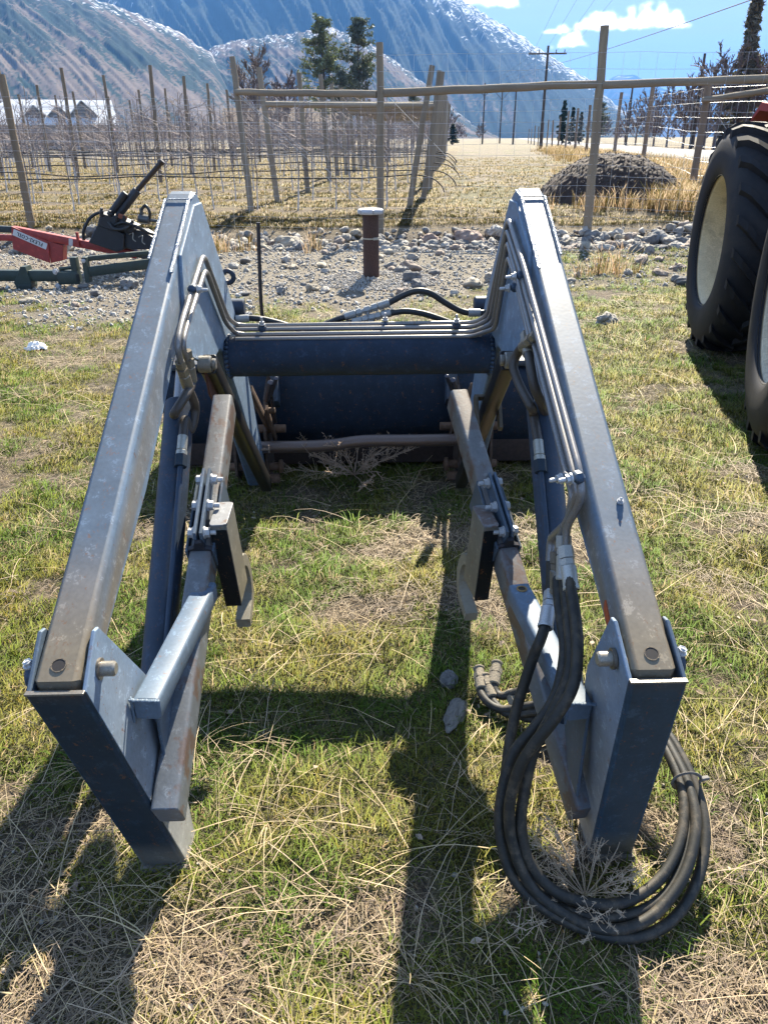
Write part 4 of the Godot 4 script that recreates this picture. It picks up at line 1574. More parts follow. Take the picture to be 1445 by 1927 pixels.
func loader_beam(L: Node, s: float) -> void:
	var foot := V(-0.437, 0.285, -1.285) if s < 0 else V(0.548, 0.135, -1.40)
	var top := V(-0.438, 0.875, -2.42) if s < 0 else V(0.345, 0.815, -2.64)
	var up := Vector3(0, 1, 0)
	var tb := Mb.along(foot, top, up)
	var b := Mb.new()
	b.colf = func(p: Vector3) -> Color:
		var k := smoothstep(0.4, 0.8, p.y)
		return PAINT.lerp(Color(0.26, 0.24, 0.21), 0.35 + 0.4 * k)
	var len := foot.distance_to(top)
	b.extrude(Mb.rrect(0.062, 0.098, 0.010, 3), tb, -0.012, len, 0.003, true)
	var beam := put(L, "support_beam", b.mesh(M.beam))
	tag(beam, "rust-streaked square-tube support beam, " + ("left" if s < 0 else "right") + " of the pair")
	var at := func(w: float, h: float, l: float) -> Vector3: return tb * Vector3(w * s, h, l)   # w is towards the middle of the loader
	# short square tube from the mast to the beam, with a punched hole
	b = Mb.new()
	b.tint = PAINT * 1.25
	var sp := V(-0.452, 0.562, -1.30) if s < 0 else V(0.492, 0.487, -1.35)
	var se := V(-0.418, 0.55, -1.80) if s < 0 else V(0.428, 0.535, -1.79)
	b.beam(sp, se, 0.058, 0.055, 0.008)
	var st := put(beam, "short_tube", b.mesh(M.paint))
	# filler web plate between mast and beam
	b = Mb.new()
	b.tint = PAINT * 0.9
	var xw: float = -0.455 if s < 0 else 0.517
	b.extrude(P2([1.36, 0.50, 1.62, 0.47, 1.60, 0.40, 1.44, 0.22, 1.36, 0.22]), side_t(), xw - 0.004, xw + 0.004, 0.002)
	put(beam, "web_plate", b.mesh(M.paint))
	for e in [[sp + Vector3(-0.03, -0.03, 0.0), sp + Vector3(-0.03, 0.03, 0.0)], [sp + Vector3(0.03, 0.030, 0.01), sp + Vector3(-0.03, 0.030, 0.005)], [V(xw + s * 0.006, 0.49, -1.37), V(xw + s * 0.006, 0.24, -1.44)]]:
		var wb := Mb.new()
		wb.tint = PAINT * 1.3
		weld(wb, e[0], e[1], 0.005)
		put(beam, "weld_bead", wb.mesh(M.paint))
	b = Mb.new()
	b.tint = Color(0.03, 0.02, 0.012)
	var hd := (se - sp).normalized()
	var hp := se - hd * 0.03 + Vector3(0, 0.0275, 0)
	b.lathe(P2([0.0, 0.002, 0.010, 0.002, 0.010, 0.0]), Transform3D(Basis.IDENTITY, hp), 14)
	put(beam, "punched_hole", b.mesh(M.plain))
	b = Mb.new()
	b.tint = Color(0.33, 0.22, 0.09)
	b.lathe(P2([0.010, 0.0, 0.010, 0.003, 0.0145, 0.003, 0.0145, 0.0]), Transform3D(Basis.IDENTITY, hp), 16)
	put(beam, "hole_burr", b.mesh(M.rust))
	# bolted clamp: two upright angle plates back to back on the top face
	var c0 := len * 0.555 - 0.022
	var c1 := c0 + 0.232
	for e in [-1.0, 1.0]:
		b = Mb.new()
		b.tint = PAINT * (1.1 if e > 0 else 0.9)
		var pt := Transform3D(Basis(tb.basis.z, tb.basis.y, tb.basis.z.cross(tb.basis.y)), tb.origin)
		var zz: float = -(e * 0.0085) * s
		b.extrude(P2([c0 - 0.012, 0.045, c0 + 0.004, 0.107, c1, 0.107, c1 + 0.012, 0.045]), pt, -zz - 0.0042, -zz + 0.0042, 0.0015)
		put(beam, "clamp_plate", b.mesh(M.paint))
		b = Mb.new()
		b.tint = PAINT * 0.75
		b.extrude(Mb.rrect(0.007, 0.135, 0.002, 1), Transform3D(tb.basis, at.call(0.0362 * e, -0.012, 0.0)), c0 - 0.02, c1 + 0.01, 0.001)
		put(beam, "cheek_plate", b.mesh(M.paint))
	# flared collar at the near end of the clamp
	b = Mb.new()
	b.tint = Color(0.035, 0.035, 0.04)
	b.extrude(P2([-0.040, 0.046, -0.040, 0.052, -0.016, 0.060, -0.010, 0.086, 0.010, 0.086, 0.016, 0.060, 0.040, 0.052, 0.040, 0.046]), tb, c0 - 0.015, c0 - 0.001, 0.002)
	put(beam, "clamp_collar", b.mesh(M.paint))
	for i in 3:
		var l := c0 + 0.022 + i * 0.093
		bolt(beam, at.call(0.0130, 0.084, l), tb.basis.x * s, 0.0115, 0.018)
		bolt(beam, at.call(-0.0130, 0.084, l), tb.basis.x * -s, 0.0115, 0.002)
	# mounting saddle hanging on the inner side, and its hook
	b = Mb.new()
	b.colf = func(p: Vector3) -> Color: return Color(0.21, 0.20, 0.175).lerp(Color(0.25, 0.215, 0.15), smoothstep(0.7, 0.4, p.y))
	var so: Vector3 = at.call(0.052, 0.10, c0 + 0.03)
	var bx := Vector3(1, 0, 0)
	var dn := Vector3(-s * 0.055, -1.0, -0.10).normalized()
	var fz := tb.basis.z
	fz = (fz - dn * fz.dot(dn)).normalized()
	var rx := dn.cross(fz).normalized()
	var stt := Transform3D(Basis(rx, fz, rx.cross(fz)), so)
	var sgn := 1.0 if stt.basis.z.dot(dn) > 0 else -1.0
	b.extrude(Mb.rrect(0.046, 0.120, 0.004, 1).duplicate(), Transform3D(stt.basis, so + fz * 0.060), 0.0, sgn * 0.27, 0.003)
	put(beam, "mounting_saddle", b.mesh(M.paint))
	b = Mb.new()
	b.tint = Color(0.010, 0.012, 0.016)  # added dark sheet: shade on the near face put into colour
	b.extrude(Mb.rrect(0.046, 0.004, 0.001, 1), Transform3D(stt.basis, so + fz * -0.002), sgn * 0.012, sgn * 0.272, 0.0005)
	put(beam, "saddle_shade", b.mesh(M.navy))
	b = Mb.new()
	b.tint = Color(0.26, 0.27, 0.28)
	b.extrude(Mb.rrect(0.050, 0.125, 0.012, 2), Transform3D(stt.basis, so + fz * 0.060 - dn * 0.006), 0.0, sgn * 0.006, 0.002)
	put(beam, "saddle_cap", b.mesh(M.beam))
	b = Mb.new()
	b.colf = func(p: Vector3) -> Color: return Color(0.30, 0.27, 0.20)
	var hk := P2([])
	# C hook: outer then inner outline, x along fz, y along down
	var o := PackedVector2Array()
	for i in 9:
		var a := -PI * 0.5 + PI * i / 8.0
		o.push_back(Vector2(0.15 + cos(a) * 0.085, 0.285 + sin(a) * 0.105))
	o.push_back(Vector2(0.10, 0.405))
	o.push_back(Vector2(0.10, 0.375))
	for i in 9:
		var a := PI * 0.5 - PI * i / 8.0
		o.push_back(Vector2(0.15 + cos(a) * 0.052, 0.290 + sin(a) * 0.070))
	o.push_back(Vector2(0.10, 0.22))
	o.push_back(Vector2(0.10, 0.18))
	var hkt := Transform3D(Basis(fz, dn, fz.cross(dn)), so - fz * 0.04)
	b.extrude(o, hkt, -0.022, 0.022, 0.002)
	put(beam, "hook", b.mesh(M.paint))

func loader_cylinders(L: Node, s: float) -> void:
	var uc := s * 0.545
	var lo := V(uc, 0.30, -1.60)
	var hi := V(uc, 0.93, -2.27) if s < 0 else V(uc, 0.93, -2.20)
	var b := Mb.new()
	b.tint = NAVY * 1.2
	b.rod(lo, hi, 0.044, 28, 0.004)
	var cyl := put(L, "lift_cylinder", b.mesh(M.paint))
	b = Mb.new()
	b.tint = Color(0.4, 0.4, 0.42)
	b.rod(hi, hi.lerp(lo, -0.22), 0.020, 18, 0.002)
	put(cyl, "piston_rod", b.mesh(M.steel))
	b = Mb.new()
	b.tint = NAVY * 0.9
	b.rod(V(uc - 0.03, 0.285, -1.585), V(uc + 0.03, 0.285, -1.585), 0.034, 20, 0.003)
	put(cyl, "base_eye", b.mesh(M.paint))
	# rigid port pipe along the barrel
	b = Mb.new()
	b.tint = NAVY * 1.25
	var off := V(-s * 0.030, 0.028, 0.040)
	var dirv := (lo - hi).normalized()
	var a0 := hi + dirv * 0.20 + off
	var a1 := hi + dirv * 0.80 + off
	b.tube(Mb.bends(P3([a0, a1, a1 + dirv * 0.05 - off * 0.9]), 0.04, 4), 0.0085, 10)
	put(cyl, "port_pipe", b.mesh(M.paint))
	# hose down to the port, with crimp and swivel nut
	var e := a0 - dirv * 0.02
	var nb := Mb.new()
	nb.tint = NAVY * 0.8
	nut(nb, e + dirv * 0.045, -dirv, 0.0195, 0.036)
	put(cyl, "port_nut", nb.mesh(M.paint))
	nb = Mb.new()
	nb.tint = Color(0.50, 0.49, 0.43)
	nb.rod(e + dirv * 0.012, e - dirv * 0.006, 0.0165, 16, 0.002)
	nb.rod(e - dirv * 0.006, e - dirv * 0.055, 0.0150, 16, 0.003)
	put(cyl, "hose_crimp", nb.mesh(M.steel))
	var start := e - dirv * 0.05
	var mid := P3([V(-0.492, 1.055, -2.145), V(-0.490, 1.0, -2.175), V(-0.492, 0.925, -2.235), V(-0.505, 0.868, -2.20), start + V(0, 0.035, -0.055), start]) if s < 0 else P3([V(0.478, 1.142, -2.12), V(0.465, 1.10, -2.185), V(0.452, 1.055, -2.19), V(0.462, 1.015, -2.14), V(0.482, 0.975, -2.05), start + V(-0.005, 0.06, -0.07), start])
	b = Mb.new()
	b.tint = Color(0.075, 0.060, 0.050)
	b.tube(Mb.spline(mid, 8), 0.0135, 12)
	var hs := put(L, "hydraulic_hose", b.mesh(M.hose))
	# second hose to the rod end port, behind
	b = Mb.new()
	b.tint = Color(0.085, 0.068, 0.055)
	var m2 := P3([V(-0.486, 1.065, -2.195), V(-0.486, 1.015, -2.205), V(-0.492, 0.995, -2.13), V(-0.520, 0.955, -2.10), V(-0.545, 0.92, -2.19)]) if s < 0 else P3([V(0.480, 1.125, -2.16), V(0.474, 1.085, -2.06), V(0.482, 1.04, -2.03), V(0.510, 0.985, -2.05), V(0.545, 0.93, -2.14)])
	b.tube(Mb.spline(m2, 8), 0.0135, 12)
	put(L, "hydraulic_hose", b.mesh(M.hose))
	for m in [mid, m2]:
		var f := Mb.new()
		f.tint = Color(0.33, 0.29, 0.22)
		var dd: Vector3 = (m[1] - m[0]).normalized()
		f.rod(m[0] + dd * 0.002, m[0] + dd * 0.052, 0.0165, 16, 0.003)
		nut(f, m[0] - dd * 0.022, dd, 0.0175, 0.024)
		nut(f, m[0] - dd * 0.048, dd, 0.0150, 0.022)
		put(hs, "fitting", f.mesh(M.steel))

func hard_line(L: Node, pts: PackedVector3Array, r := 0.0085, bend := 0.035) -> MeshInstance3D:
	var b := Mb.new()
	b.tint = Color(0.30, 0.29, 0.28)
	b.tube(Mb.bends(pts, bend, 5), r, 12)
	return put(L, "hydraulic_line", b.mesh(M.steel))

func clamp_on(L: Node, p: Vector3, n: Vector3, r := 0.02) -> void:
	var b := Mb.new()
	b.tint = NAVY * 1.6
	var t := Mb.along(p, p + n)
	b.box(Transform3D(t.basis, p), Vector3(0.036, 0.026, 0.026), 0.009)
	var o := put(L, "line_clamp", b.mesh(M.paint))
	bolt(o, p + n * 0.015, n, 0.0085, 0.018)

func loader_lines(L: Node) -> void:
	var u := 0.488
	# right arm: four lines over the knee and down to the hose bundle
	var y0 := 0.984
	hard_line(L, P3([V(-0.478, y0 + 0.018, -3.015), V(0.452, y0 + 0.020, -3.015), V(u, 1.045, -2.955), V(u, 1.419, -2.621), V(u, 1.314, -2.318), V(u, 0.997, -1.554), V(u, 0.959, -1.511), V(0.489, 0.915, -1.528), V(0.479, 0.845, -1.566), V(0.480, 0.79, -1.552)]))
	hard_line(L, P3([V(-0.474, y0 + 0.010, -2.985), V(0.445, y0 + 0.010, -2.985), V(u, 1.045, -2.885), V(u, 1.385, -2.639), V(u, 1.299, -2.380), V(u, 0.969, -1.590), V(0.490, 0.945, -1.545), V(0.490, 0.888, -1.571), V(0.479, 0.812, -1.608), V(0.480, 0.745, -1.622)]))
	hard_line(L, P3([V(-0.474, y0 - 0.003, -2.957), V(0.438, y0 - 0.003, -2.957), V(u, 1.040, -2.820), V(u, 1.350, -2.616), V(u, 1.283, -2.436), V(u, 0.942, -1.640), V(0.490, 0.92, -1.585), V(0.489, 0.87, -1.59), V(0.483, 0.80, -1.587)]))
	hard_line(L, P3([V(-0.47, y0 - 0.014, -2.928), V(0.430, y0 - 0.014, -2.928), V(u, 1.035, -2.765), V(u, 1.307, -2.589), V(u, 1.275, -2.470), V(u, 1.176, -2.239), V(0.484, 1.146, -2.15)]))
	# left arm: two lines
	hard_line(L, P3([V(-0.440, y0 + 0.018, -3.0155), V(-0.478, y0 + 0.024, -3.013), V(-u, 1.055, -2.905), V(-u, 1.325, -2.577), V(-u, 1.190, -2.169), V(-u, 1.146, -2.085), V(-0.490, 1.075, -2.135)]), 0.0085, 0.045)
	hard_line(L, P3([V(-0.440, y0 - 0.003, -2.9575), V(-0.474, y0 + 0.004, -2.955), V(-u, 1.047, -2.852), V(-u, 1.279, -2.587), V(-u, 1.170, -2.228), V(-u, 1.136, -2.150), V(-0.487, 1.078, -2.190)]), 0.0085, 0.045)
	clamp_on(L, V(0.484, 1.285, -2.335), Vector3(-1, -0.1, 0))
	clamp_on(L, V(0.480, 1.240, -2.405), Vector3(-1, -0.1, 0))
	clamp_on(L, V(0.482, 0.985, -1.53), Vector3(-1, -0.1, 0.2))
	clamp_on(L, V(0.480, 0.955, -1.60), Vector3(-1, -0.1, 0.2))
	clamp_on(L, V(-0.484, 1.255, -2.345), Vector3(1, -0.05, 0.1))
	clamp_on(L, V(-0.374, 0.996, -2.985), Vector3(0, 1, 0.1))
	clamp_on(L, V(0.374, 0.998, -2.985), Vector3(0, 1, 0.1))
	clamp_on(L, V(0.10, 0.999, -3.02), Vector3(0, 1, 0))
	# hoses lying across behind the tube, with tee fittings
	for h in [[P3([V(-0.53, 0.985, -3.15), V(-0.475, 1.003, -3.15), V(-0.40, 0.999, -3.15), V(-0.32, 0.982, -3.14), V(-0.24, 0.962, -3.12), V(-0.18, 0.968, -3.11), V(-0.09, 1.000, -3.12), V(-0.045, 1.013, -3.12)]), 0], [P3([V(0.115, 1.062, -3.12), V(0.17, 1.090, -3.12), V(0.225, 1.108, -3.12), V(0.28, 1.100, -3.12), V(0.34, 1.063, -3.12), V(0.40, 1.030, -3.12), V(0.45, 1.020, -3.12), V(0.53, 1.020, -3.12)]), 0], [P3([V(-0.23, 0.955, -3.07), V(-0.15, 0.968, -3.09), V(-0.06, 0.986, -3.10), V(-0.02, 0.994, -3.10)]), 1], [P3([V(0.12, 1.026, -3.10), V(0.18, 1.034, -3.10), V(0.25, 1.024, -3.10), V(0.33, 0.998, -3.10), V(0.41, 0.965, -3.10), V(0.47, 0.935, -3.12)]), 1]]:
		var b := Mb.new()
		b.tint = Color(0.026, 0.028, 0.032)
		b.tube(Mb.spline(h[0], 6), 0.0125, 12)
		put(L, "cross_hose", b.mesh(M.hose))
	for f in [[V(-0.06, 1.010, -3.12), V(0.12, 1.064, -3.12)], [V(-0.03, 0.992, -3.10), V(0.125, 1.028, -3.10)]]:
		var b := Mb.new()
		b.tint = Color(0.42, 0.43, 0.42)
		var d: Vector3 = (f[1] - f[0])
		b.rod(f[0], f[0] + d * 0.26, 0.0155, 14, 0.003)
		b.rod(f[1], f[1] - d * 0.26, 0.0155, 14, 0.003)
		b.rod(f[0] + d * 0.2, f[1] - d * 0.2, 0.010, 10)
		nut(b, f[0] + d * 0.27, d, 0.0165, 0.02)
		nut(b, f[1] - d * 0.27, -d, 0.0165, 0.02)
		nut(b, f[0] + d * 0.45, d, 0.016, 0.022)
		put(L, "tee_fitting", b.mesh(M.zinc))
		b = Mb.new()
		b.tint = Color(0.30, 0.28, 0.26)
		var c: Vector3 = f[0] + d * 0.5
		b.tube(Mb.bends(P3([c, c + V(0.012, -0.055, 0.04), c + V(0.10, -0.075, 0.10)]), 0.03, 4), 0.0085, 10)
		put(L, "hydraulic_line", b.mesh(M.steel))
	for e in [[V(-0.50, 1.0, -3.15), V(-0.445, 1.003, -3.15)], [V(0.435, 1.021, -3.12), V(0.485, 1.020, -3.12)]]:
		var b := Mb.new()
		b.tint = Color(0.45, 0.46, 0.46)
		b.rod(e[0], e[1], 0.0155, 14, 0.003)
		put(L, "hose_crimp", b.mesh(M.zinc))
	# the four service hoses: down from the right arm, coiled round the right mast
	var coil := [
		P3([V(0.480, 0.79, -1.552), V(0.481, 0.769, -1.531), V(0.480, 0.730, -1.479), V(0.478, 0.697, -1.421), V(0.473, 0.654, -1.362), V(0.457, 0.594, -1.311), V(0.420, 0.527, -1.289), V(0.379, 0.457, -1.285), V(0.349, 0.383, -1.283), V(0.333, 0.284, -1.270), V(0.343, 0.193, -1.247), V(0.386, 0.099, -1.208), V(0.469, 0.043, -1.173), V(0.560, 0.033, -1.144), V(0.654, 0.050, -1.162), V(0.746, 0.093, -1.230), V(0.805, 0.139, -1.326), V(0.822, 0.167, -1.417), V(0.818, 0.185, -1.518), V(0.804, 0.192, -1.602), V(0.759, 0.178, -1.683), V(0.668, 0.142, -1.778), V(0.547, 0.088, -1.855), V(0.435, 0.030, -1.902), V(0.381, 0.034, -1.963), V(0.382, 0.051, -2.037)]),
		P3([V(0.480, 0.739, -1.622), V(0.480, 0.703, -1.608), V(0.475, 0.665, -1.560), V(0.474, 0.625, -1.506), V(0.473, 0.575, -1.451), V(0.447, 0.496, -1.396), V(0.398, 0.427, -1.370), V(0.350, 0.364, -1.353), V(0.325, 0.281, -1.320), V(0.318, 0.202, -1.284), V(0.340, 0.118, -1.236), V(0.399, 0.060, -1.196), V(0.492, 0.023, -1.160), V(0.595, 0.018, -1.133), V(0.701, 0.027, -1.164), V(0.785, 0.065, -1.237), V(0.837, 0.110, -1.335), V(0.851, 0.147, -1.435), V(0.841, 0.175, -1.538), V(0.823, 0.189, -1.614), V(0.770, 0.191, -1.723), V(0.677, 0.162, -1.821), V(0.527, 0.095, -1.922), V(0.443, 0.040, -1.954), V(0.420, 0.050, -1.996), V(0.433, 0.065, -2.044)]),
		P3([V(0.482, 0.80, -1.587), V(0.480, 0.752, -1.560), V(0.479, 0.695, -1.511), V(0.478, 0.627, -1.439), V(0.468, 0.565, -1.384), V(0.431, 0.491, -1.348), V(0.390, 0.408, -1.321), V(0.371, 0.323, -1.295), V(0.362, 0.236, -1.267), V(0.381, 0.152, -1.236), V(0.436, 0.088, -1.208), V(0.522, 0.056, -1.195), V(0.609, 0.059, -1.197), V(0.700, 0.086, -1.238), V(0.765, 0.122, -1.311), V(0.803, 0.158, -1.409), V(0.806, 0.180, -1.514), V(0.793, 0.186, -1.587), V(0.745, 0.176, -1.686), V(0.652, 0.131, -1.775), V(0.531, 0.063, -1.848), V(0.457, 0.025, -1.882), V(0.413, 0.029, -1.941), V(0.403, 0.045, -2.002)]),
		P3([V(0.478, 0.70, -1.66), V(0.470, 0.636, -1.606), V(0.450, 0.605, -1.549), V(0.431, 0.578, -1.510), V(0.415, 0.529, -1.504), V(0.394, 0.453, -1.490), V(0.373, 0.376, -1.466), V(0.355, 0.296, -1.425), V(0.344, 0.212, -1.370), V(0.358, 0.147, -1.316), V(0.384, 0.088, -1.259), V(0.434, 0.047, -1.211), V(0.521, 0.031, -1.180), V(0.618, 0.040, -1.177), V(0.706, 0.066, -1.210), V(0.776, 0.107, -1.293), V(0.812, 0.145, -1.404), V(0.821, 0.167, -1.499), V(0.815, 0.178, -1.586), V(0.769, 0.166, -1.686), V(0.671, 0.110, -1.776), V(0.563, 0.047, -1.840), V(0.498, 0.020, -1.874), V(0.477, 0.040, -1.922)])]
	var k := 0
	for path in coil:
		var b := Mb.new()
		b.tint = Color(0.022, 0.020, 0.019)
		b.tube(Mb.spline(path, 6), 0.0132, 14)
		var hs := put(L, "service_hose", b.mesh(M.rubber))
		# swivel nut and crimp at the upper end, quick coupler at the free end
		var f := Mb.new()
		var fi := 0 if k != 3 else 1
		f.tint = [Color(0.62, 0.62, 0.58), Color(0.24, 0.22, 0.19), Color(0.5, 0.5, 0.47), Color(0.60, 0.61, 0.62)][k]
		var d: Vector3 = (path[fi + 1] - path[fi]).normalized()
		nut(f, path[fi] - d * 0.010, d, 0.0180, 0.028)
		nut(f, path[fi] + d * 0.020, d, 0.0165, 0.014)
		f.rod(path[fi] + d * 0.034, path[fi] + d * 0.088, 0.0178, 18, 0.004)
		f.lathe(P2([0.0178, 0.0, 0.0192, 0.003, 0.0192, 0.007, 0.0178, 0.010]), Mb_y(path[fi] + d * 0.083, d), 18)
		put(hs, "crimp_fitting", f.mesh(M.zinc if k != 1 else M.steel))
		f = Mb.new()
		f.tint = Color(0.30, 0.255, 0.19)
		var n: int = path.size()
		var de: Vector3 = (path[n - 1] - path[n - 2]).normalized()
		var pe: Vector3 = path[n - 1]
		f.rod(pe - de * 0.05, pe - de * 0.005, 0.0195, 16, 0.003)
		nut(f, pe - de * 0.005, de, 0.0215, 0.02)
		f.rod(pe + de * 0.015, pe + de * 0.032, 0.0165, 14, 0.002)
		f.rod(pe + de * 0.032, pe + de * 0.042, 0.0195, 16, 0.003)
		put(hs, "coupler", f.mesh(M.dust))
		k += 1
	# crimp of hose 4 upstream: short link joining it to the line above
	hard_line(L, P3([V(0.484, 0.83, -1.60), V(0.480, 0.75, -1.69), V(0.476, 0.70, -1.665)]), 0.012, 0.02)
	# cable tie
	var tie := Mb.new()
	tie.tint = Color(0.20, 0.19, 0.175)
	var loop := PackedVector3Array()
	var tc := V(0.826, 0.168, -1.452)
	for i in 25:
		var a := TAU * i / 24.0
		loop.push_back(tc + V(cos(a) * 0.036, sin(a) * 0.031, 0.004 * sin(a)))
	for i in 24:
		tie.beam(loop[i], loop[i + 1].lerp(loop[i], -0.08), 0.002, 0.009, 0.0005, (loop[i] - tc).cross(loop[i + 1] - loop[i]))
	tie.box(Transform3D(Basis(Vector3.UP, 0.2), tc + V(0.043, 0.012, 0.004)), Vector3(0.022, 0.009, 0.012), 0.002)
	put(L, "cable_tie", tie.mesh(M.plain))
	# level indicator rod
	var rd := Mb.new()
	rd.tint = Color(0.055, 0.05, 0.052)
	rd.tube(Mb.bends(P3([V(-0.440, 1.325, -3.60), V(-0.452, 1.05, -3.60), V(-0.454, 0.96, -3.60), V(-0.447, 0.60, -3.62), V(-0.445, 0.35, -3.75)]), 0.05, 4), 0.0085, 12)
	put(L, "level_rod", rd.mesh(M.steel))

func Mb_y(p: Vector3, d: Vector3) -> Transform3D:
	var t := Mb.along(p, p + d)
	return Transform3D(Basis(t.basis.x, t.basis.z, -t.basis.y), p)

func loader_bucket(L: Node) -> void:
	var t := side_t()
	var b := Mb.new()
	b.tint = Color(0.020, 0.032, 0.052)
	# shell: rolled back sheet and floor, thickness 8 mm
	var prof := P2([4.16, 0.600, 4.06, 0.575, 3.98, 0.535, 3.945, 0.47, 3.935, 0.36, 3.945, 0.25, 3.975, 0.15, 4.01, 0.135, 4.06, 0.06, 4.14, 0.018, 4.72, 0.006])
	var prof2 := PackedVector2Array()
	var inn := PackedVector2Array()
	for i in prof.size():
		var a := prof[maxi(i - 1, 0)]
		var c := prof[mini(i + 1, prof.size() - 1)]
		var d := (c - a).normalized()
		inn.push_back(prof[i] + Vector2(-d.y, d.x) * 0.010)
	for p in prof:
		prof2.push_back(p)
	for i in inn.size():
		prof2.push_back(inn[inn.size() - 1 - i])
	b.extrude(prof2, t, -1.06, 1.03, 0.0, true)
	var bucket := put(L, "bucket", b.mesh(M.navy))
	for e in [-1.06, 1.02]:
		b = Mb.new()
		b.tint = Color(0.020, 0.032, 0.052)
		b.extrude(P2([3.96, 0.50, 4.12, 0.575, 4.30, 0.42, 4.70, 0.06, 4.70, 0.016, 4.16, 0.03, 4.00, 0.15, 3.96, 0.30]), t, e, e + 0.012, 0.002)
		put(bucket, "end_plate", b.mesh(M.navy))
	# top rail, worn along its edge
	b = Mb.new()
	b.tint = Color(0.05, 0.06, 0.08)
	b.beam(V(-1.06, 0.578, -4.03), V(1.03, 0.578, -4.03), 0.10, 0.035, 0.012)
	put(bucket, "top_rail", b.mesh(M.paint))
	# rust-brown wear strip low on the back
	b = Mb.new()
	b.tint = Color(0.050, 0.030, 0.022)
	b.beam(V(-1.055, 0.095, -3.985), V(1.025, 0.095, -3.985), 0.035, 0.13, 0.006)
	put(bucket, "wear_strip", b.mesh(M.rust))
	b = Mb.new()
	b.tint = Color(0.12, 0.10, 0.09)
	b.beam(V(-1.03, 0.012, -4.78), V(1.0, 0.012, -4.78), 0.16, 0.014, 0.004)
	put(bucket, "cutting_edge", b.mesh(M.rust))
	for s in [-1.0, 1.0]:
		# upright lugs with pins and rusty pivot hardware
		b = Mb.new()
		b.tint = PAINT * 0.62
		b.extrude(P2([3.86, 0.575, 3.99, 0.575, 3.99, 0.36, 3.95, 0.36, 3.86, 0.43]), t, s * 0.462 - 0.026, s * 0.462 + 0.026, 0.003)
		var lug := put(bucket, "lug", b.mesh(M.paint))
		for x in [s * 0.50, s * 0.66]:
			b = Mb.new()
			b.tint = Color(0.10, 0.065, 0.045)
			b.extrude(P2([3.72, 0.30, 3.80, 0.46, 3.97, 0.52, 3.97, 0.06, 3.80, 0.02, 3.70, 0.08]), t, x - 0.007, x + 0.007, 0.002)
			put(bucket, "hinge_plate", b.mesh(M.rust))
		b = Mb.new()
		b.tint = Color(0.17, 0.10, 0.06)
		b.rod(V(s * 0.42, 0.105, -3.76), V(s * 0.70, 0.105, -3.76), 0.022, 16, 0.003)
		b.rod(V(s * 0.40, 0.30, -3.80), V(s * 0.70, 0.30, -3.80), 0.022, 16, 0.003)
		b.rod(V(s * 0.425, 0.105, -3.76), V(s * 0.445, 0.105, -3.76), 0.036, 16, 0.003)
		b.rod(V(s * 0.44, 0.05, -3.73), V(s * 0.50, 0.05, -3.73), 0.026, 12, 0.004)
		put(bucket, "hinge_pin", b.mesh(M.rust))
		b = Mb.new()
		b.tint = Color(0.13, 0.075, 0.045)
		b.beam(V(s * 0.475, 0.46, -3.66), V(s * 0.455, 0.24, -3.80), 0.012, 0.035, 0.003)
		b.beam(V(s * 0.52, 0.60, -3.50), V(s * 0.485, 0.30, -3.79), 0.016, 0.045, 0.004)
		b.rod(V(s * 0.475, 0.435, -3.69), V(s * 0.435, 0.435, -3.69), 0.016, 12, 0.003)
		put(bucket, "tilt_link", b.mesh(M.rust))
		b = Mb.new()
		b.tint = Color(0.09, 0.09, 0.11)
		b.rod(V(s * 0.43, 0.62, -3.55), V(s * 0.47, 0.50, -3.66), 0.014, 14, 0.002)
		b.rod(V(s * 0.40, 0.645, -3.53), V(s * 0.45, 0.52, -3.66), 0.010, 12, 0.002)
		put(bucket, "tilt_rod", b.mesh(M.steel))
	# split pin through the left leg
	b = Mb.new()
	b.tint = Color(0.35, 0.28, 0.24)
	b.rod(V(-0.508, 0.262, -3.60), V(-0.468, 0.262, -3.60), 0.006, 8)
	b.rod(V(-0.470, 0.245, -3.60), V(-0.470, 0.285, -3.60), 0.004, 6)
	put(bucket, "split_pin", b.mesh(M.rust))

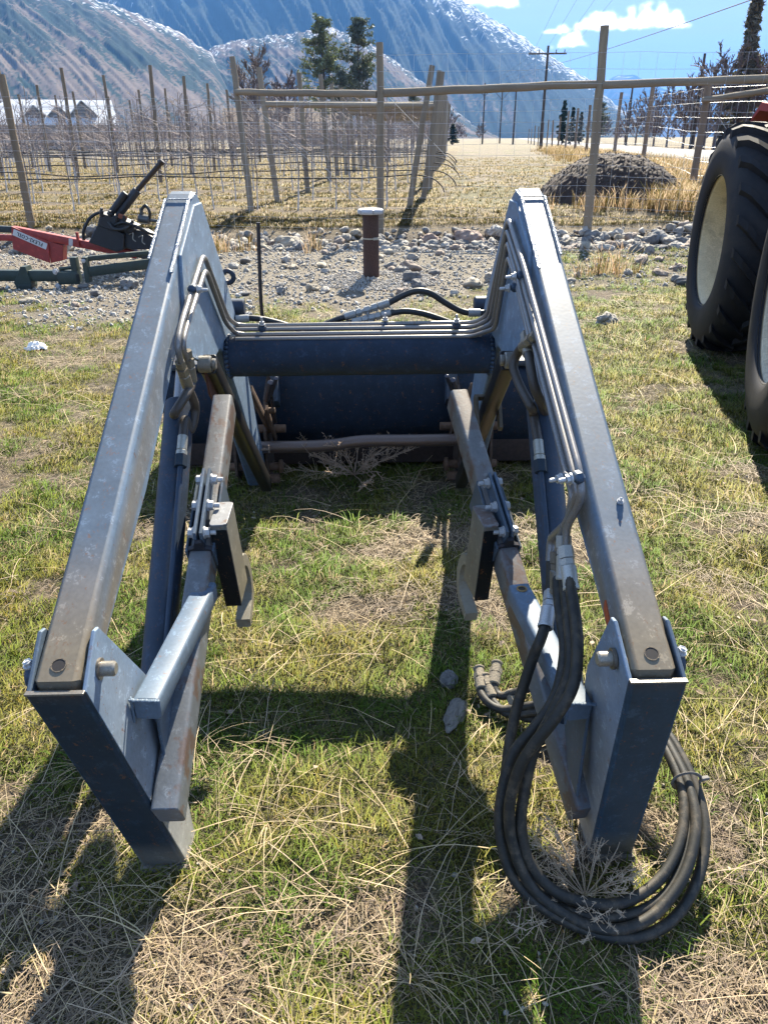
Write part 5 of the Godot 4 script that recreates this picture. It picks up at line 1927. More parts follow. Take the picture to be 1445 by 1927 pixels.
# ---------------------------------------------------------------- tractor
func wheel(T0: Node, face: Vector3, ax: Vector3, R: float, rim_c: Color, label: String) -> void:
	# face: centre of the outer face; ax: unit vector along the axle, pointing inwards
	var t := Mb_y(face, ax)
	var Wd := 0.50
	var b := Mb.new()
	b.tint = Color(0.020, 0.022, 0.026)
	var rr := R - 0.045
	b.lathe(P2([0.50, 0.045, 0.515, 0.02, 0.56, 0.005, 0.66, 0.0, 0.74, 0.012, rr - 0.05, 0.035, rr - 0.015, 0.075, rr, 0.15, rr + 0.006, Wd * 0.5, rr, Wd - 0.15, rr - 0.015, Wd - 0.075, rr - 0.05, Wd - 0.035, 0.74, Wd - 0.012, 0.66, Wd, 0.56, Wd - 0.005, 0.50, Wd - 0.045]), t, 64, true)
	var tyre := put(T0, "wheel", b.mesh(M.tyre))
	tag(tyre, label)
	# chevron lugs, each one a raised bar from the middle to the shoulder
	for side in 2:
		var lug := Mb.new()
		lug.tint = Color(0.021, 0.023, 0.027)
		var secs := []
		for i in 5:
			var u := i / 4.0
			var y := lerpf(Wd * 0.5 + 0.02, 0.028, u)
			if side == 1:
				y = Wd - y
			var a := u * 0.30
			var r0 := rr - (0.012 if i < 3 else (0.03 if i == 3 else 0.085))
			var r1 := R - (0.0 if i < 3 else (0.008 if i == 3 else 0.048))
			secs.append([y, a, r0, r1])
		for i in 4:
			var p := []
			for s in [secs[i], secs[i + 1]]:
				for e in [-1.0, 1.0]:
					for top in [0, 1]:
						var w := (0.046 if top == 0 else 0.032) / R
						var an: float = s[1] + e * w
						var r: float = s[3] if top == 1 else s[2]
						p.push_back(t * Vector3(cos(an) * r, s[0], sin(an) * r))
			var c := Vector3.ZERO
			for q in p: c += q / 8.0
			for f in [[1, 3, 7, 5], [0, 1, 5, 4], [2, 3, 7, 6]]:
				var n: Vector3 = (p[f[1]] - p[f[0]]).cross(p[f[3]] - p[f[0]]).normalized()
				var fc: Vector3 = (p[f[0]] + p[f[1]] + p[f[2]] + p[f[3]]) / 4.0
				if n.dot(fc - c) < 0: n = -n
				lug.flat([p[f[0]], p[f[1]], p[f[2]], p[f[3]]], n)
			if i == 3:
				var n2: Vector3 = t.basis.y * (-1.0 if side == 0 else 1.0)
				lug.flat([p[4], p[5], p[7], p[6]], n2)
			if i == 0:
				var n3: Vector3 = t.basis.y * (1.0 if side == 0 else -1.0)
				lug.flat([p[0], p[1], p[3], p[2]], n3)
		var lm := lug.mesh(M.tyre)
		var cnt := 22
		for k in cnt:
			var rot := Basis(t.basis.y, -TAU * (k + 0.5 * side) / cnt)
			put(tyre, "tread_lug", lm, Transform3D(rot, face - rot * face))
	b = Mb.new()
	b.colf = func(p: Vector3) -> Color: return rim_c
	b.lathe(P2([0.505, 0.03, 0.520, 0.036, 0.512, 0.05, 0.485, 0.06, 0.478, 0.13, 0.455, 0.16, 0.452, 0.26, 0.44, 0.275, 0.30, 0.295, 0.16, 0.275, 0.15, 0.25, 0.0, 0.25]), t, 56, true)
	var rim := put(tyre, "rim", b.mesh(M.rim))
	b = Mb.new()
	b.tint = rim_c * 0.7
	b.lathe(P2([0.0, 0.16, 0.07, 0.165, 0.085, 0.18, 0.085, 0.25]), t, 24)
	put(tyre, "hub", b.mesh(M.rim))
	for k in 8:
		var a := TAU * k / 8.0
		var p := t * Vector3(cos(a) * 0.125, 0.235, sin(a) * 0.125)
		b = Mb.new()
		b.tint = Color(0.2, 0.17, 0.14)
		nut(b, p, -t.basis.y, 0.016, 0.02)
		put(tyre, "wheel_nut", b.mesh(M.steel))

func make_tractor() -> void:
	M.rim = mat_of(T.grain, 1.5, 0.5)
	over(M.rim, T.rust_heavy)
	M.rim.detail_mask = grey_tex(2, PackedByteArray([110, 110, 110, 110]))
	M.rim.detail_uv_layer = BaseMaterial3D.DETAIL_UV_2
	M.rim.uv2_triplanar = true
	M.rim.uv2_scale = Vector3.ONE * 0.9
	var t := thing("tractor", "red four-wheel-drive tractor with big lugged tyres and cream rims at the right edge", "tractor")
	var hd := deg_to_rad(10.0)
	var f := Vector3(sin(hd), 0, -cos(hd))
	var ax := Vector3(cos(hd), 0, sin(hd))
	var face := V(2.68, 0.87, -6.70)
	wheel(t, face, ax, 0.885, Color(0.90, 0.70, 0.40), "big rear tractor tyre with a rusty cream rim")
	var a2 := deg_to_rad(17.0)
	var ax2 := Vector3(cos(a2), 0, sin(a2))
	wheel(t, V(2.17, 0.87, -4.38), ax2, 0.885, Color(0.90, 0.76, 0.52), "big tractor tyre with a pale rim, nearer the camera")
	wheel(t, face + ax * 2.5, -ax, 0.885, Color(0.90, 0.70, 0.40), "far-side tractor tyre")
	wheel(t, V(2.17, 0.87, -4.38) + ax * 2.5, -ax2, 0.885, Color(0.90, 0.76, 0.52), "far-side tractor tyre, nearer the camera")
	var P := func(al: float, la: float, h: float) -> Vector3: return face + f * al + ax * la + Vector3(0, h - face.y, 0)
	var rot := Basis(ax, Vector3.UP, -f)
	# axles and frame
	var b := Mb.new()
	b.tint = Color(0.05, 0.05, 0.05)
	for al in [0.0, -2.36]:
		b = Mb.new()
		b.tint = Color(0.06, 0.055, 0.05)
		b.rod(P.call(al, 0.28, 0.87), P.call(al, 2.22, 0.87), 0.13, 20, 0.02)
		put(t, "axle", b.mesh(M.beam))
	b = Mb.new()
	b.tint = Color(0.07, 0.065, 0.06)
	b.beam(P.call(0.9, 1.25, 0.95), P.call(-3.0, 1.25, 0.95), 0.62, 0.42, 0.04)
	put(t, "frame", b.mesh(M.beam))
	# red bodywork: fender over the far wheel, body between
	var red := Color(0.45, 0.035, 0.03)
	b = Mb.new()
	b.tint = red
	b.box(Transform3D(rot, P.call(-0.75, 1.25, 1.62)), Vector3(0.95, 0.9, 1.6), 0.06)
	put(t, "hood", b.mesh(M.plain))
	for s in [0.0, 1.0]:
		var la := 0.33 if s == 0.0 else 1.77
		var fd := Node3D.new()
		b = Mb.new()
		b.tint = red
		var poly := P2([-0.78, 1.70, -0.60, 1.83, 0.40, 1.90, 0.62, 1.80, 0.66, 1.76, 0.42, 1.84, -0.58, 1.775, -0.74, 1.665])
		var bt := Transform3D(Basis(f, Vector3.UP, f.cross(Vector3.UP)), face - Vector3(0, face.y, 0))
		b.extrude(poly, bt, la, la + 0.40, 0.004)
		put(t, "fender", b.mesh(M.plain))
		b = Mb.new()
		b.tint = Color(0.02, 0.02, 0.022)
		b.extrude(P2([-0.70, 1.30, -0.70, 1.672, -0.57, 1.765, 0.40, 1.83, 0.58, 1.76, 0.58, 1.30]), bt, la + 0.25, la + 0.38, 0.004)
		put(t, "fender_panel", b.mesh(M.plain))
	# cab
	b = Mb.new()
	b.tint = red
	b.box(Transform3D(rot, P.call(0.25, 1.25, 2.72)), Vector3(1.25, 0.12, 1.3), 0.04)
	put(t, "cab_roof", b.mesh(M.plain))
	for la in [0.68, 1.82]:
		for al in [-0.32, 0.82]:
			b = Mb.new()
			b.tint = Color(0.03, 0.03, 0.03)
			b.beam(P.call(al, la, 1.6), P.call(al, la, 2.68), 0.06, 0.06, 0.01)
			put(t, "cab_pillar", b.mesh(M.plain))
	var gm := StandardMaterial3D.new()
	gm.transparency = BaseMaterial3D.TRANSPARENCY_ALPHA
	gm.albedo_color = Color(0.7, 0.8, 0.8, 0.15)
	gm.roughness = 0.05
	for la in [0.68, 1.82]:
		b = Mb.new()
		b.box(Transform3D(rot, P.call(0.25, la, 2.14)), Vector3(0.006, 1.0, 1.06), 0.001)
		put(t, "cab_window", b.mesh(gm))
	b = Mb.new()
	b.tint = Color(0.04, 0.04, 0.04)
	b.box(Transform3D(rot, P.call(0.55, 1.25, 1.45)), Vector3(1.0, 0.3, 0.9), 0.04)
	put(t, "cab_floor", b.mesh(M.plain))

# ---------------------------------------------------------------- red tongue, green bar, black machine
func make_implements() -> void:
	var red := Color(0.42, 0.050, 0.042)
	var z := -11.4
	var t := thing("seeder_tongue", "red steel implement tongue with an upside-down white label plate, behind the left arm", "farm implement")
	var b := Mb.new()
	b.tint = red
	b.beam(V(-5.14, 0.545, z), V(-3.46, 0.205, z), 0.12, 0.105, 0.008)
	put(t, "tongue_beam", b.mesh(M.paint_red))
	b = Mb.new()
	b.tint = red
	b.extrude(P2([-5.12, 0.60, -5.16, 0.30, -4.68, 0.105, -4.655, 0.33, -4.66, 0.40]), Transform3D(Basis.IDENTITY, V(0, 0, 0)), z + 0.062, z + 0.085, 0.004)
	put(t, "side_plate", b.mesh(M.paint_red))
	b = Mb.new()
	b.tint = red * 0.9
	b.extrude(P2([-4.66, 0.40, -4.68, 0.105, -4.50, 0.14, -4.46, 0.34]), Transform3D.IDENTITY, z - 0.10, z + 0.06, 0.004)
	put(t, "gusset_box", b.mesh(M.paint_red))
	b = Mb.new()
	b.tint = red
	b.beam(V(-6.9, 0.50, z - 0.05), V(-5.13, 0.435, z - 0.02), 0.10, 0.075, 0.006)
	put(t, "lower_beam", b.mesh(M.paint_red))
	b = Mb.new()
	b.tint = Color(0.035, 0.045, 0.045)
	b.beam(V(-6.9, 0.63, z - 0.08), V(-5.10, 0.545, z - 0.02), 0.09, 0.085, 0.006)
	put(t, "black_bar", b.mesh(M.paint_red))
	b = Mb.new()
	b.tint = red
	b.beam(V(-4.235, 0.32, z + 0.07), V(-4.235, 0.515, z + 0.07), 0.055, 0.03, 0.004)
	put(t, "stub_post", b.mesh(M.paint_red))
	b = Mb.new()
	b.tint = Color(0.05, 0.055, 0.06)
	b.beam(V(-3.47, 0.205, z), V(-3.10, 0.135, z), 0.08, 0.07, 0.006)
	put(t, "hitch_end", b.mesh(M.paint_red))
	# white sticker on the beam
	var ang := atan2(0.205 - 0.545, -3.46 + 5.14)
	b = Mb.new()
	b.tint = Color(0.72, 0.66, 0.64)
	b.box(Transform3D(Basis(Vector3.BACK, ang), V(-4.345, 0.383, z + 0.0625)), Vector3(0.055, 0.095, 0.003), 0.0005)
	put(t, "sticker", b.mesh(M.plain))
	# label plate, turned upside down as it hangs
	var lang := atan2(0.335 - 0.515, -4.71 + 5.10)
	var mid := V(-4.895, 0.427, z + 0.0865)
	b = Mb.new()
	b.tint = Color(0.78, 0.78, 0.77)
	b.box(Transform3D(Basis(Vector3.BACK, lang), mid), Vector3(0.47, 0.085, 0.003), 0.0005)
	var plate := put(t, "label_plate", b.mesh(M.plain))
	var tm := TextMesh.new()
	tm.text = "FLEXI-COIL"
	var sf := SystemFont.new()
	sf.font_names = PackedStringArray(["Droid Sans"])
	sf.font_weight = 700
	tm.font = sf
	tm.font_size = 64
	tm.pixel_size = 0.00108
	tm.depth = 0.002
	tm.material = plain_mat(Color(0.02, 0.02, 0.025), 0.6)
	put(plate, "lettering", tm, Transform3D(Basis(Vector3.BACK, lang + PI), mid + V(0, 0, 0.0025)))
	# black hydraulic machine lying on the tongue
	var m := thing("hydraulic_machine", "black hydraulic valve head with hoses and an upward cylinder, resting on the red tongue", "hydraulic machine")
	var blk := Color(0.022, 0.023, 0.026)
	var z2 := -11.32
	b = Mb.new()
	b.tint = blk
	b.extrude(P2([-4.03, 0.40, -3.86, 0.64, -3.78, 0.66, -3.52, 0.50, -3.56, 0.30, -3.66, 0.27]), Transform3D(Basis.IDENTITY, Vector3.ZERO), z2 - 0.22, z2 + 0.18, 0.012)
	put(m, "housing", b.mesh(M.paint_red))
	b = Mb.new()
	b.tint = blk * 1.1
	b.extrude(P2([-3.60, 0.33, -3.56, 0.58, -3.28, 0.54, -3.10, 0.42, -3.14, 0.30, -3.45, 0.29]), Transform3D.IDENTITY, z2 - 0.18, z2 + 0.12, 0.012)
	put(m, "side_housing", b.mesh(M.paint_red))
	b = Mb.new()
	b.tint = blk
	b.extrude(P2([-3.86, 0.62, -3.80, 0.78, -3.56, 0.70, -3.36, 0.60, -3.40, 0.52, -3.70, 0.56]), Transform3D.IDENTITY, z2 - 0.12, z2 + 0.20, 0.01)
	put(m, "valve_block", b.mesh(M.paint_red))
	for i in 5:
		b = Mb.new()
		b.tint = blk * rng.randf_range(0.9, 1.8)
		var p := V(-3.78 + i * 0.095, 0.73 - i * 0.035 + rng.randf_range(-0.01, 0.02), z2 + 0.16 + rng.randf_range(0, 0.06))
		b.rod(p, p + V(0.02, 0.075, 0.02), 0.028, 12, 0.005)
		nut(b, p + V(0.02, 0.075, 0.02), V(0.2, 1, 0.2), 0.022, 0.03)
		put(m, "valve", b.mesh(M.paint_red))
	b = Mb.new()
	b.tint = blk * 1.3
	b.rod(V(-3.62, 0.74, z2), V(-3.32, 1.05, z2 - 0.03), 0.058, 20, 0.008)
	b.rod(V(-3.74, 0.72, z2 + 0.05), V(-3.47, 1.02, z2 + 0.03), 0.045, 16, 0.008)
	put(m, "twin_barrel", b.mesh(M.paint_red))
	b = Mb.new()
	b.tint = Color(0.055, 0.04, 0.035)
	b.rod(V(-3.34, 1.03, z2 - 0.03), V(-2.95, 1.395, z2 - 0.05), 0.034, 16, 0.006)
	b.rod(V(-2.975, 1.37, z2 - 0.05), V(-2.935, 1.41, z2 - 0.05), 0.045, 14, 0.01)
	put(m, "cylinder_rod", b.mesh(M.steel))
	b = Mb.new()
	b.tint = Color(0.11, 0.115, 0.12)
	b.rod(V(-3.32, 0.70, z2 + 0.08), V(-3.17, 0.675, z2 + 0.10), 0.055, 16, 0.01)
	b.rod(V(-3.17, 0.675, z2 + 0.10), V(-3.05, 0.66, z2 + 0.10), 0.022, 12, 0.004)
	b.rod(V(-3.28, 0.74, z2 + 0.08), V(-3.27, 0.83, z2 + 0.08), 0.025, 12, 0.004)
	put(m, "pump_motor", b.mesh(M.steel))
	for h in [P3([V(-4.13, 0.42, z2 + 0.06), V(-4.10, 0.55, z2 + 0.08), V(-4.0, 0.70, z2 + 0.05), V(-3.88, 0.765, z2), V(-3.78, 0.74, z2)]), P3([V(-3.62, 0.62, z2 + 0.2), V(-3.50, 0.66, z2 + 0.24), V(-3.36, 0.62, z2 + 0.22), V(-3.2, 0.52, z2 + 0.16), V(-3.02, 0.45, z2 + 0.1)]), P3([V(-3.70, 0.66, z2 + 0.2), V(-3.62, 0.58, z2 + 0.26), V(-3.48, 0.58, z2 + 0.26), V(-3.4, 0.64, z2 + 0.2)]), P3([V(-3.28, 0.80, z2 + 0.08), V(-3.2, 0.86, z2 + 0.1), V(-3.15, 0.78, z2 + 0.12), V(-3.17, 0.70, z2 + 0.1)])]:
		b = Mb.new()
		b.tint = Color(0.02, 0.02, 0.022)
		b.tube(Mb.spline(h, 6), 0.021, 10)
		put(m, "hydraulic_hose", b.mesh(M.hose))
	for p in [V(-3.46, 0.50, z2 + 0.16), V(-3.34, 0.46, z2 + 0.15)]:
		b = Mb.new()
		b.tint = Color(0.45, 0.42, 0.36)
		b.tube(Mb.bends(P3([p, p + V(0.07, 0.03, 0.03), p + V(0.05, -0.06, 0.04), p + V(0.09, -0.09, 0.04)]), 0.02, 3), 0.007, 6)
		put(m, "lever", b.mesh(M.steel))
	b = Mb.new()
	b.tint = Color(0.3, 0.09, 0.04)
	b.box(Transform3D(Basis(Vector3.BACK, -0.4), V(-3.50, 0.725, z2 + 0.21)), Vector3(0.12, 0.06, 0.05), 0.01)
	put(m, "orange_cap", b.mesh(M.plain))
	# dark green bar with sleeve joint and angled arms
	var g := thing("green_drawbar", "dark green square-tube drawbar with bolted clamps lying in the grass behind the left arm", "farm implement")
	var gc := Color(0.030, 0.052, 0.046)
	var z3 := -10.05
	var bars := [[V(-6.6, 0.165, z3), V(-3.86, 0.125, z3), 0.115, 0.13, "main_bar"], [V(-4.06, 0.105, z3 + 0.09), V(-3.79, 0.115, z3 + 0.09), 0.02, 0.15, "sleeve_plate"], [V(-3.74, 0.17, z3 + 0.02), V(-2.90, 0.215, z3 - 0.5), 0.09, 0.115, "lower_arm"], [V(-3.74, 0.325, z3 - 0.02), V(-2.88, 0.345, z3 - 0.5), 0.07, 0.06, "upper_arm"], [V(-2.95, -0.02, z3 - 0.52), V(-2.95, 0.36, z3 - 0.52), 0.09, 0.07, "end_post"]]
	for e in bars:
		b = Mb.new()
		b.tint = gc
		b.beam(e[0], e[1], e[2], e[3], 0.008)
		put(g, e[4], b.mesh(M.paint_red))
	for x in [-3.84, -3.70]:
		b = Mb.new()
		b.tint = gc
		b.beam(V(x, 0.05, z3 + 0.02), V(x, 0.355, z3 + 0.02), 0.055 if x > -3.8 else 0.075, 0.12, 0.005, Vector3.BACK)
		put(g, "upright_plate", b.mesh(M.paint_red))
	b = Mb.new()
	b.tint = Color(0.01, 0.012, 0.012)
	b.box(Transform3D(Basis.IDENTITY, V(-3.80, 0.115, z3 + 0.102)), Vector3(0.045, 0.09, 0.004), 0.001)
	put(g, "socket_hole", b.mesh(M.plain))
	b = Mb.new()
	b.tint = gc
	b.extrude(P2([-4.62, 0.06, -4.50, 0.25, -4.44, 0.25, -4.40, 0.02, -4.44, -0.03, -4.60, -0.03]), Transform3D.IDENTITY, z3 - 0.09, z3 + 0.085, 0.004)
	put(g, "clamp_block", b.mesh(M.paint_red))
	b = Mb.new()
	b.tint = gc * 0.8
	b.box(Transform3D(Basis.IDENTITY, V(-4.49, 0.0, z3)), Vector3(0.17, 0.07, 0.2), 0.01)
	put(g, "foot_block", b.mesh(M.paint_red))
	for p in [V(-4.07, 0.19, z3 + 0.08), V(-4.07, 0.015, z3 + 0.08)]:
		bolt(g, p, Vector3(0.1, 0, 1), 0.026, 0.02)
	b = Mb.new()
	b.tint = gc
	b.rod(V(-4.05, 0.21, z3), V(-3.80, 0.235, z3 + 0.02), 0.022, 12)
	put(g, "pin", b.mesh(M.paint_red))
	bolt(g, V(-3.70, 0.315, z3 + 0.085), Vector3(0, 0, 1), 0.016, 0.01)

# ---------------------------------------------------------------- well pipe, pile
func make_well() -> void:
	var p := V(-0.14, terr(-0.14, 10.25), -10.25)
	var t := thing("well_pipe", "rust-brown steel well casing with a grey cap and strap standing in gravel", "well pipe", p)
	var b := Mb.new()
	b.tint = Color(0.095, 0.052, 0.042)
	b.rod(V(0, -0.3, 0), V(0, 0.79, 0), 0.102, 36, 0.004)
	put(t, "casing", b.mesh(M.rust))
	b = Mb.new()
	b.tint = Color(0.60, 0.61, 0.64)
	b.lathe(P2([0.112, 0.745, 0.150, 0.750, 0.162, 0.757, 0.164, 0.785, 0.158, 0.80, 0.140, 0.812, 0.0, 0.818]), Transform3D.IDENTITY, 36, true)
	b.lathe(P2([0.103, 0.745, 0.112, 0.745]), Transform3D.IDENTITY, 24)
	put(t, "cap", b.mesh(M.plain))
	for k in 6:
		var a := TAU * k / 6.0 + 0.3
		b = Mb.new()
		b.tint = Color(0.5, 0.5, 0.52)
		var q := V(cos(a) * 0.150, 0.752, sin(a) * 0.150)
		b.rod(q, q + V(cos(a) * 0.008, 0.05, sin(a) * 0.008), 0.014, 8, 0.004)
		put(t, "cap_bolt", b.mesh(M.zinc))
	b = Mb.new()
	b.tint = Color(0.52, 0.47, 0.36)
	b.lathe(P2([0.102, 0.455, 0.105, 0.456, 0.105, 0.470, 0.102, 0.471]), Transform3D.IDENTITY, 36)
	put(t, "strap", b.mesh(M.plain))
	b = Mb.new()
	b.tint = Color(0.5, 0.46, 0.38)
	b.box(Transform3D(Basis(Vector3.UP, 0.6), V(0.062, 0.464, 0.092)), Vector3(0.075, 0.03, 0.018), 0.004)
	put(t, "strap_buckle", b.mesh(M.plain))

func make_pile() -> void:
	var b := Mb.new()
	var n := FastNoiseLite.new()
	n.seed = 8
	n.frequency = 1.0
	n.fractal_octaves = 4
	var c := Vector2(5.25, 18.9)
	var hf := func(x: float, z: float) -> float:
		var d := Vector2((x - c.x) / 1.85, (z - c.y) / 1.45)
		var l := d.length()
		return 1.0 * (1.0 - pow(minf(l, 1.4), 2.3)) + n.get_noise_2d(x * 2.0, z * 2.0) * 0.07 * (1.0 - minf(l, 1.0)) + n.get_noise_2d(x * 8.0, z * 8.0) * 0.035 - 0.03
	var N := 90
	var ids := []
	for j in N + 1:
		for i in N + 1:
			var x := c.x + (float(i) / N - 0.5) * 4.2
			var z := c.y + (float(j) / N - 0.5) * 3.6
			var e := 0.03
			var h := hf.call(x, z) as float
			var nx := (hf.call(x + e, z) - h) / e as float
			var nz := (hf.call(x, z + e) - h) / e as float
			b.tint = Color(0.046, 0.028, 0.020) * (1.0 + n.get_noise_2d(x * 14.0, z * 14.0) * 0.7)
			ids.append(b.vert(Vector3(x, terr(x, z) + h, -z), Vector3(-nx, 1, nz).normalized()))
	for j in N:
		for i in N:
			var a := j * (N + 1) + i
			b.quad(a, a + N + 1, a + N + 2, a + 1)
	var pile := put(self, "compost_pile", b.mesh(M.dust))
	tag(pile, "mound of dark brown compost with pale chips behind the fence", "compost pile")
	var buf := PackedFloat32Array()
	var chip := Mb.new()
	chip.box(Transform3D.IDENTITY, Vector3(1, 0.25, 0.5), 0.05)
	for i in 1700:
		var x := c.x + rng.randf_range(-1.9, 1.9)
		var z := c.y + rng.randf_range(-1.8, 0.9)
		var h := hf.call(x, z) as float
		if h < 0.0: continue
		var br := rng.randf()
		var col := Color(0.06, 0.045, 0.035) if br < 0.75 else Color(0.34, 0.27, 0.21)
		rec(buf, Basis.from_euler(Vector3(rng.randf() * 6, rng.randf() * 6, rng.randf() * 6)).scaled(Vector3.ONE * rng.randf_range(0.02, 0.06)), Vector3(x, terr(x, z) + h, -z), col)
	tag(scatter(pile, "chips", chip.mesh(M.bark), buf), "", "", "", "stuff")

# ---------------------------------------------------------------- stones
func rock_mesh(sd: int, sub: int, mat: Material, tint: Color) -> ArrayMesh:
	var r := RandomNumberGenerator.new()
	r.seed = sd
	var n := FastNoiseLite.new()
	n.seed = sd
	n.frequency = 0.9
	n.fractal_octaves = 3
	var b := Mb.new()
	var seg := 8 * sub
	var rings := 5 * sub
	var sq := Vector3(1.0, r.randf_range(0.48, 0.75), r.randf_range(0.62, 0.9))
	var pos := func(la: float, lo: float) -> Vector3:
		var d := Vector3(sin(la) * cos(lo), cos(la), sin(la) * sin(lo))
		var k := 1.0 + n.get_noise_3dv(d * 0.9) * 0.42 + n.get_noise_3dv(d * 2.6) * 0.09
		var p := d * k
		p = Vector3(signf(p.x) * pow(absf(p.x), 0.9), p.y, p.z)
		return p * sq * 0.5
	var k0 := b.v.size()
	for i in rings + 1:
		var la := PI * i / rings
		for s in seg + 1:
			var lo := TAU * s / seg
			var p := pos.call(la, lo) as Vector3
			var e := 0.05
			var px := (pos.call(la, lo + e) as Vector3) - (pos.call(la, lo - e) as Vector3)
			var pz := (pos.call(minf(la + e, PI), lo) as Vector3) - (pos.call(maxf(la - e, 0.0), lo) as Vector3)
			var nn := px.cross(pz).normalized()
			if i == 0 or i == rings or nn.length() < 0.1: nn = Vector3(0, 1 if i == 0 else -1, 0)
			if nn.dot(p) < 0: nn = -nn
			var v := 1.0 + n.get_noise_3dv(p * 9.0) * 0.5 + n.get_noise_3dv(p * 30.0) * 0.3
			b.tint = Color(tint.r * v, tint.g * v, tint.b * v)
			b.vert(p, nn)
	for i in rings:
		for s in seg:
			var a := k0 + i * (seg + 1) + s
			b.quad(a, a + 1, a + seg + 2, a + seg + 1)
	return b.mesh(mat)

func make_rocks() -> void:
	var tones := [Color(0.37, 0.34, 0.295), Color(0.26, 0.255, 0.245), Color(0.43, 0.375, 0.29), Color(0.36, 0.285, 0.23), Color(0.52, 0.48, 0.42), Color(0.21, 0.203, 0.197)]
	var protos := []
	for i in 18:
		protos.append(rock_mesh(500 + i, 2, M.stone, tones[i % 6]))
	# boulders one can name
	var special := [[V(1.62, 0, -15.25), 0.62, 3, "largest rounded pinkish-brown boulder in the swale, right of the well pipe"], [V(-1.72, 0, -15.0), 0.62, 2, "big flat-topped tan boulder in the swale behind the level rod"], [V(0.22, 0, -1.93), 0.14, 0, "pale flat oval stone lying left of the right support beam foot"], [V(0.215, 0, -2.10), 0.085, 1, "small grey stone above the pale oval one beside the hose couplers"], [V(-3.15, 0, -9.9), 0.30, 1, "grey pointed stone on the grass beside the green drawbar"], [V(2.2, 0, -7.65), 0.20, 4, "single pale stone in the grass right of the right arm"], [V(1.42, 0, -10.2), 0.30, 0, "blocky grey stone right of the well pipe"], [V(0.9, 0, -15.3), 0.36, 3, "orange-brown cobble beside the foot of the middle fence post"]]
	for s in special:
		var p: Vector3 = s[0]
		p.y = terr(p.x, -p.z) + s[1] * 0.14
		var o := put(self, "stone", rock_mesh(700 + int(s[1] * 1000), 3, M.stone, tones[s[2]] if s[2] != 3 else Color(0.40, 0.29, 0.235)))
		o.position = p
		o.rotation = Vector3(0, rng.randf() * 6.0, 0)
		o.scale = Vector3.ONE * s[1]
		if s[1] == 0.14:
			o.rotation.y = 1.2
			o.scale = Vector3(0.155, 0.06, 0.10)
			o.position.y = terr(p.x, -p.z) + 0.012
		tag(o, s[3], "stone")
	var list := []
	for i in 1500:
		var x := rng.randf_range(-6.5, 8.0)
		var zd := 14.75 + rng.randfn(0.0, 0.55)
		if zd < 13.5 or zd > 16.0: continue
		var sz := 0.09 + 0.22 * pow(rng.randf(), 2.4)
		list.append([sz, x, zd, 0])
	for i in 420:
		var x := rng.randf_range(-5.0, 6.0)
		var zd := rng.randf_range(8.6, 13.8)
		if gmix(x, zd).z < 0.3 and rng.randf() < 0.85: continue
		if Vector2(x + 0.14, zd - 10.25).length() < 0.5: continue
		var sz := 0.05 + 0.17 * pow(rng.randf(), 3.5) * (1.3 if x > 0.3 else 0.8)
		list.append([sz, x, zd, 1])
	list.sort_custom(func(a, b): return a[0] / a[2] > b[0] / b[2])
	var bufs := []
	for i in 6: bufs.append(PackedFloat32Array())
	for i in list.size():
		var e: Array = list[i]
		var p := V(e[1], terr(e[1], e[2]) + e[0] * 0.16 + (0.06 * rng.randf() if e[3] == 0 else 0.0), -e[2])
		var bs := Basis.from_euler(Vector3(rng.randf_range(-0.35, 0.35), rng.randf() * TAU, rng.randf_range(-0.35, 0.35))).scaled_local(Vector3(e[0] * rng.randf_range(0.9, 1.35), e[0], e[0]))
		if i < 290:
			var k := rng.randi() % 18
			var o := put(self, "cobble", protos[k], Transform3D(bs, p))
			var sw: bool = e[3] == 0
			var tone: String = ["grey", "blue-grey", "tan", "brownish", "pale", "dark grey"][k % 6]
			tag(o, ("smooth %s river cobble lying among others in the swale below the fence" if sw else "loose %s stone on the gravelly ground around the well pipe") % tone, "stone", ("%s cobbles in the swale" if sw else "%s loose stones round the well") % tone)
		else:
			rec(bufs[i % 6], bs, p, Color.WHITE)
	var rest := Node3D.new()
	rest.name = "small_cobbles"
	add_child(rest)
	tag(rest, "bed of smaller river cobbles filling the swale", "stones", "", "stuff")
	for i in 6:
		scatter(rest, "cobbles_%s" % ["grey", "blue", "tan", "brown", "pale", "dark"][i], rock_mesh(600 + i, 1, M.stone, tones[i]), bufs[i])
	# gravel
	var gb := [PackedFloat32Array(), PackedFloat32Array(), PackedFloat32Array()]
	for i in 26000:
		var zd := 7.0 + 9.0 * rng.randf()
		var x := rng.randf_range(-0.55, 0.55) * zd
		var st := gmix(x, zd).z
		if rng.randf() > st: continue
		var s := rng.randf_range(0.012, 0.034) * (1.0 if rng.randf() < 0.85 else 2.0)
		var c: float = rng.randf_range(0.75, 1.15)
		rec(gb[i % 3], Basis.from_euler(Vector3(rng.randf(), rng.randf() * 6, rng.randf())).scaled(Vector3.ONE * s), V(x, terr(x, zd) + s * 0.2, -zd), Color(c, c, c))
	# pebbles in the near turf
	for i in 1500:
		var zd := rng.randf_range(0.85, 8.0)
		var x := rng.randf_range(-0.62, 0.62) * (zd + 0.3)
		var s := 0.004 + 0.012 * pow(rng.randf(), 3.0)
		rec(gb[i % 3], Basis.from_euler(Vector3(rng.randf(), rng.randf() * 6, rng.randf())).scaled(Vector3.ONE * s), V(x, terr(x, zd) + s * 0.3, -zd), Color(0.9, 0.87, 0.8))
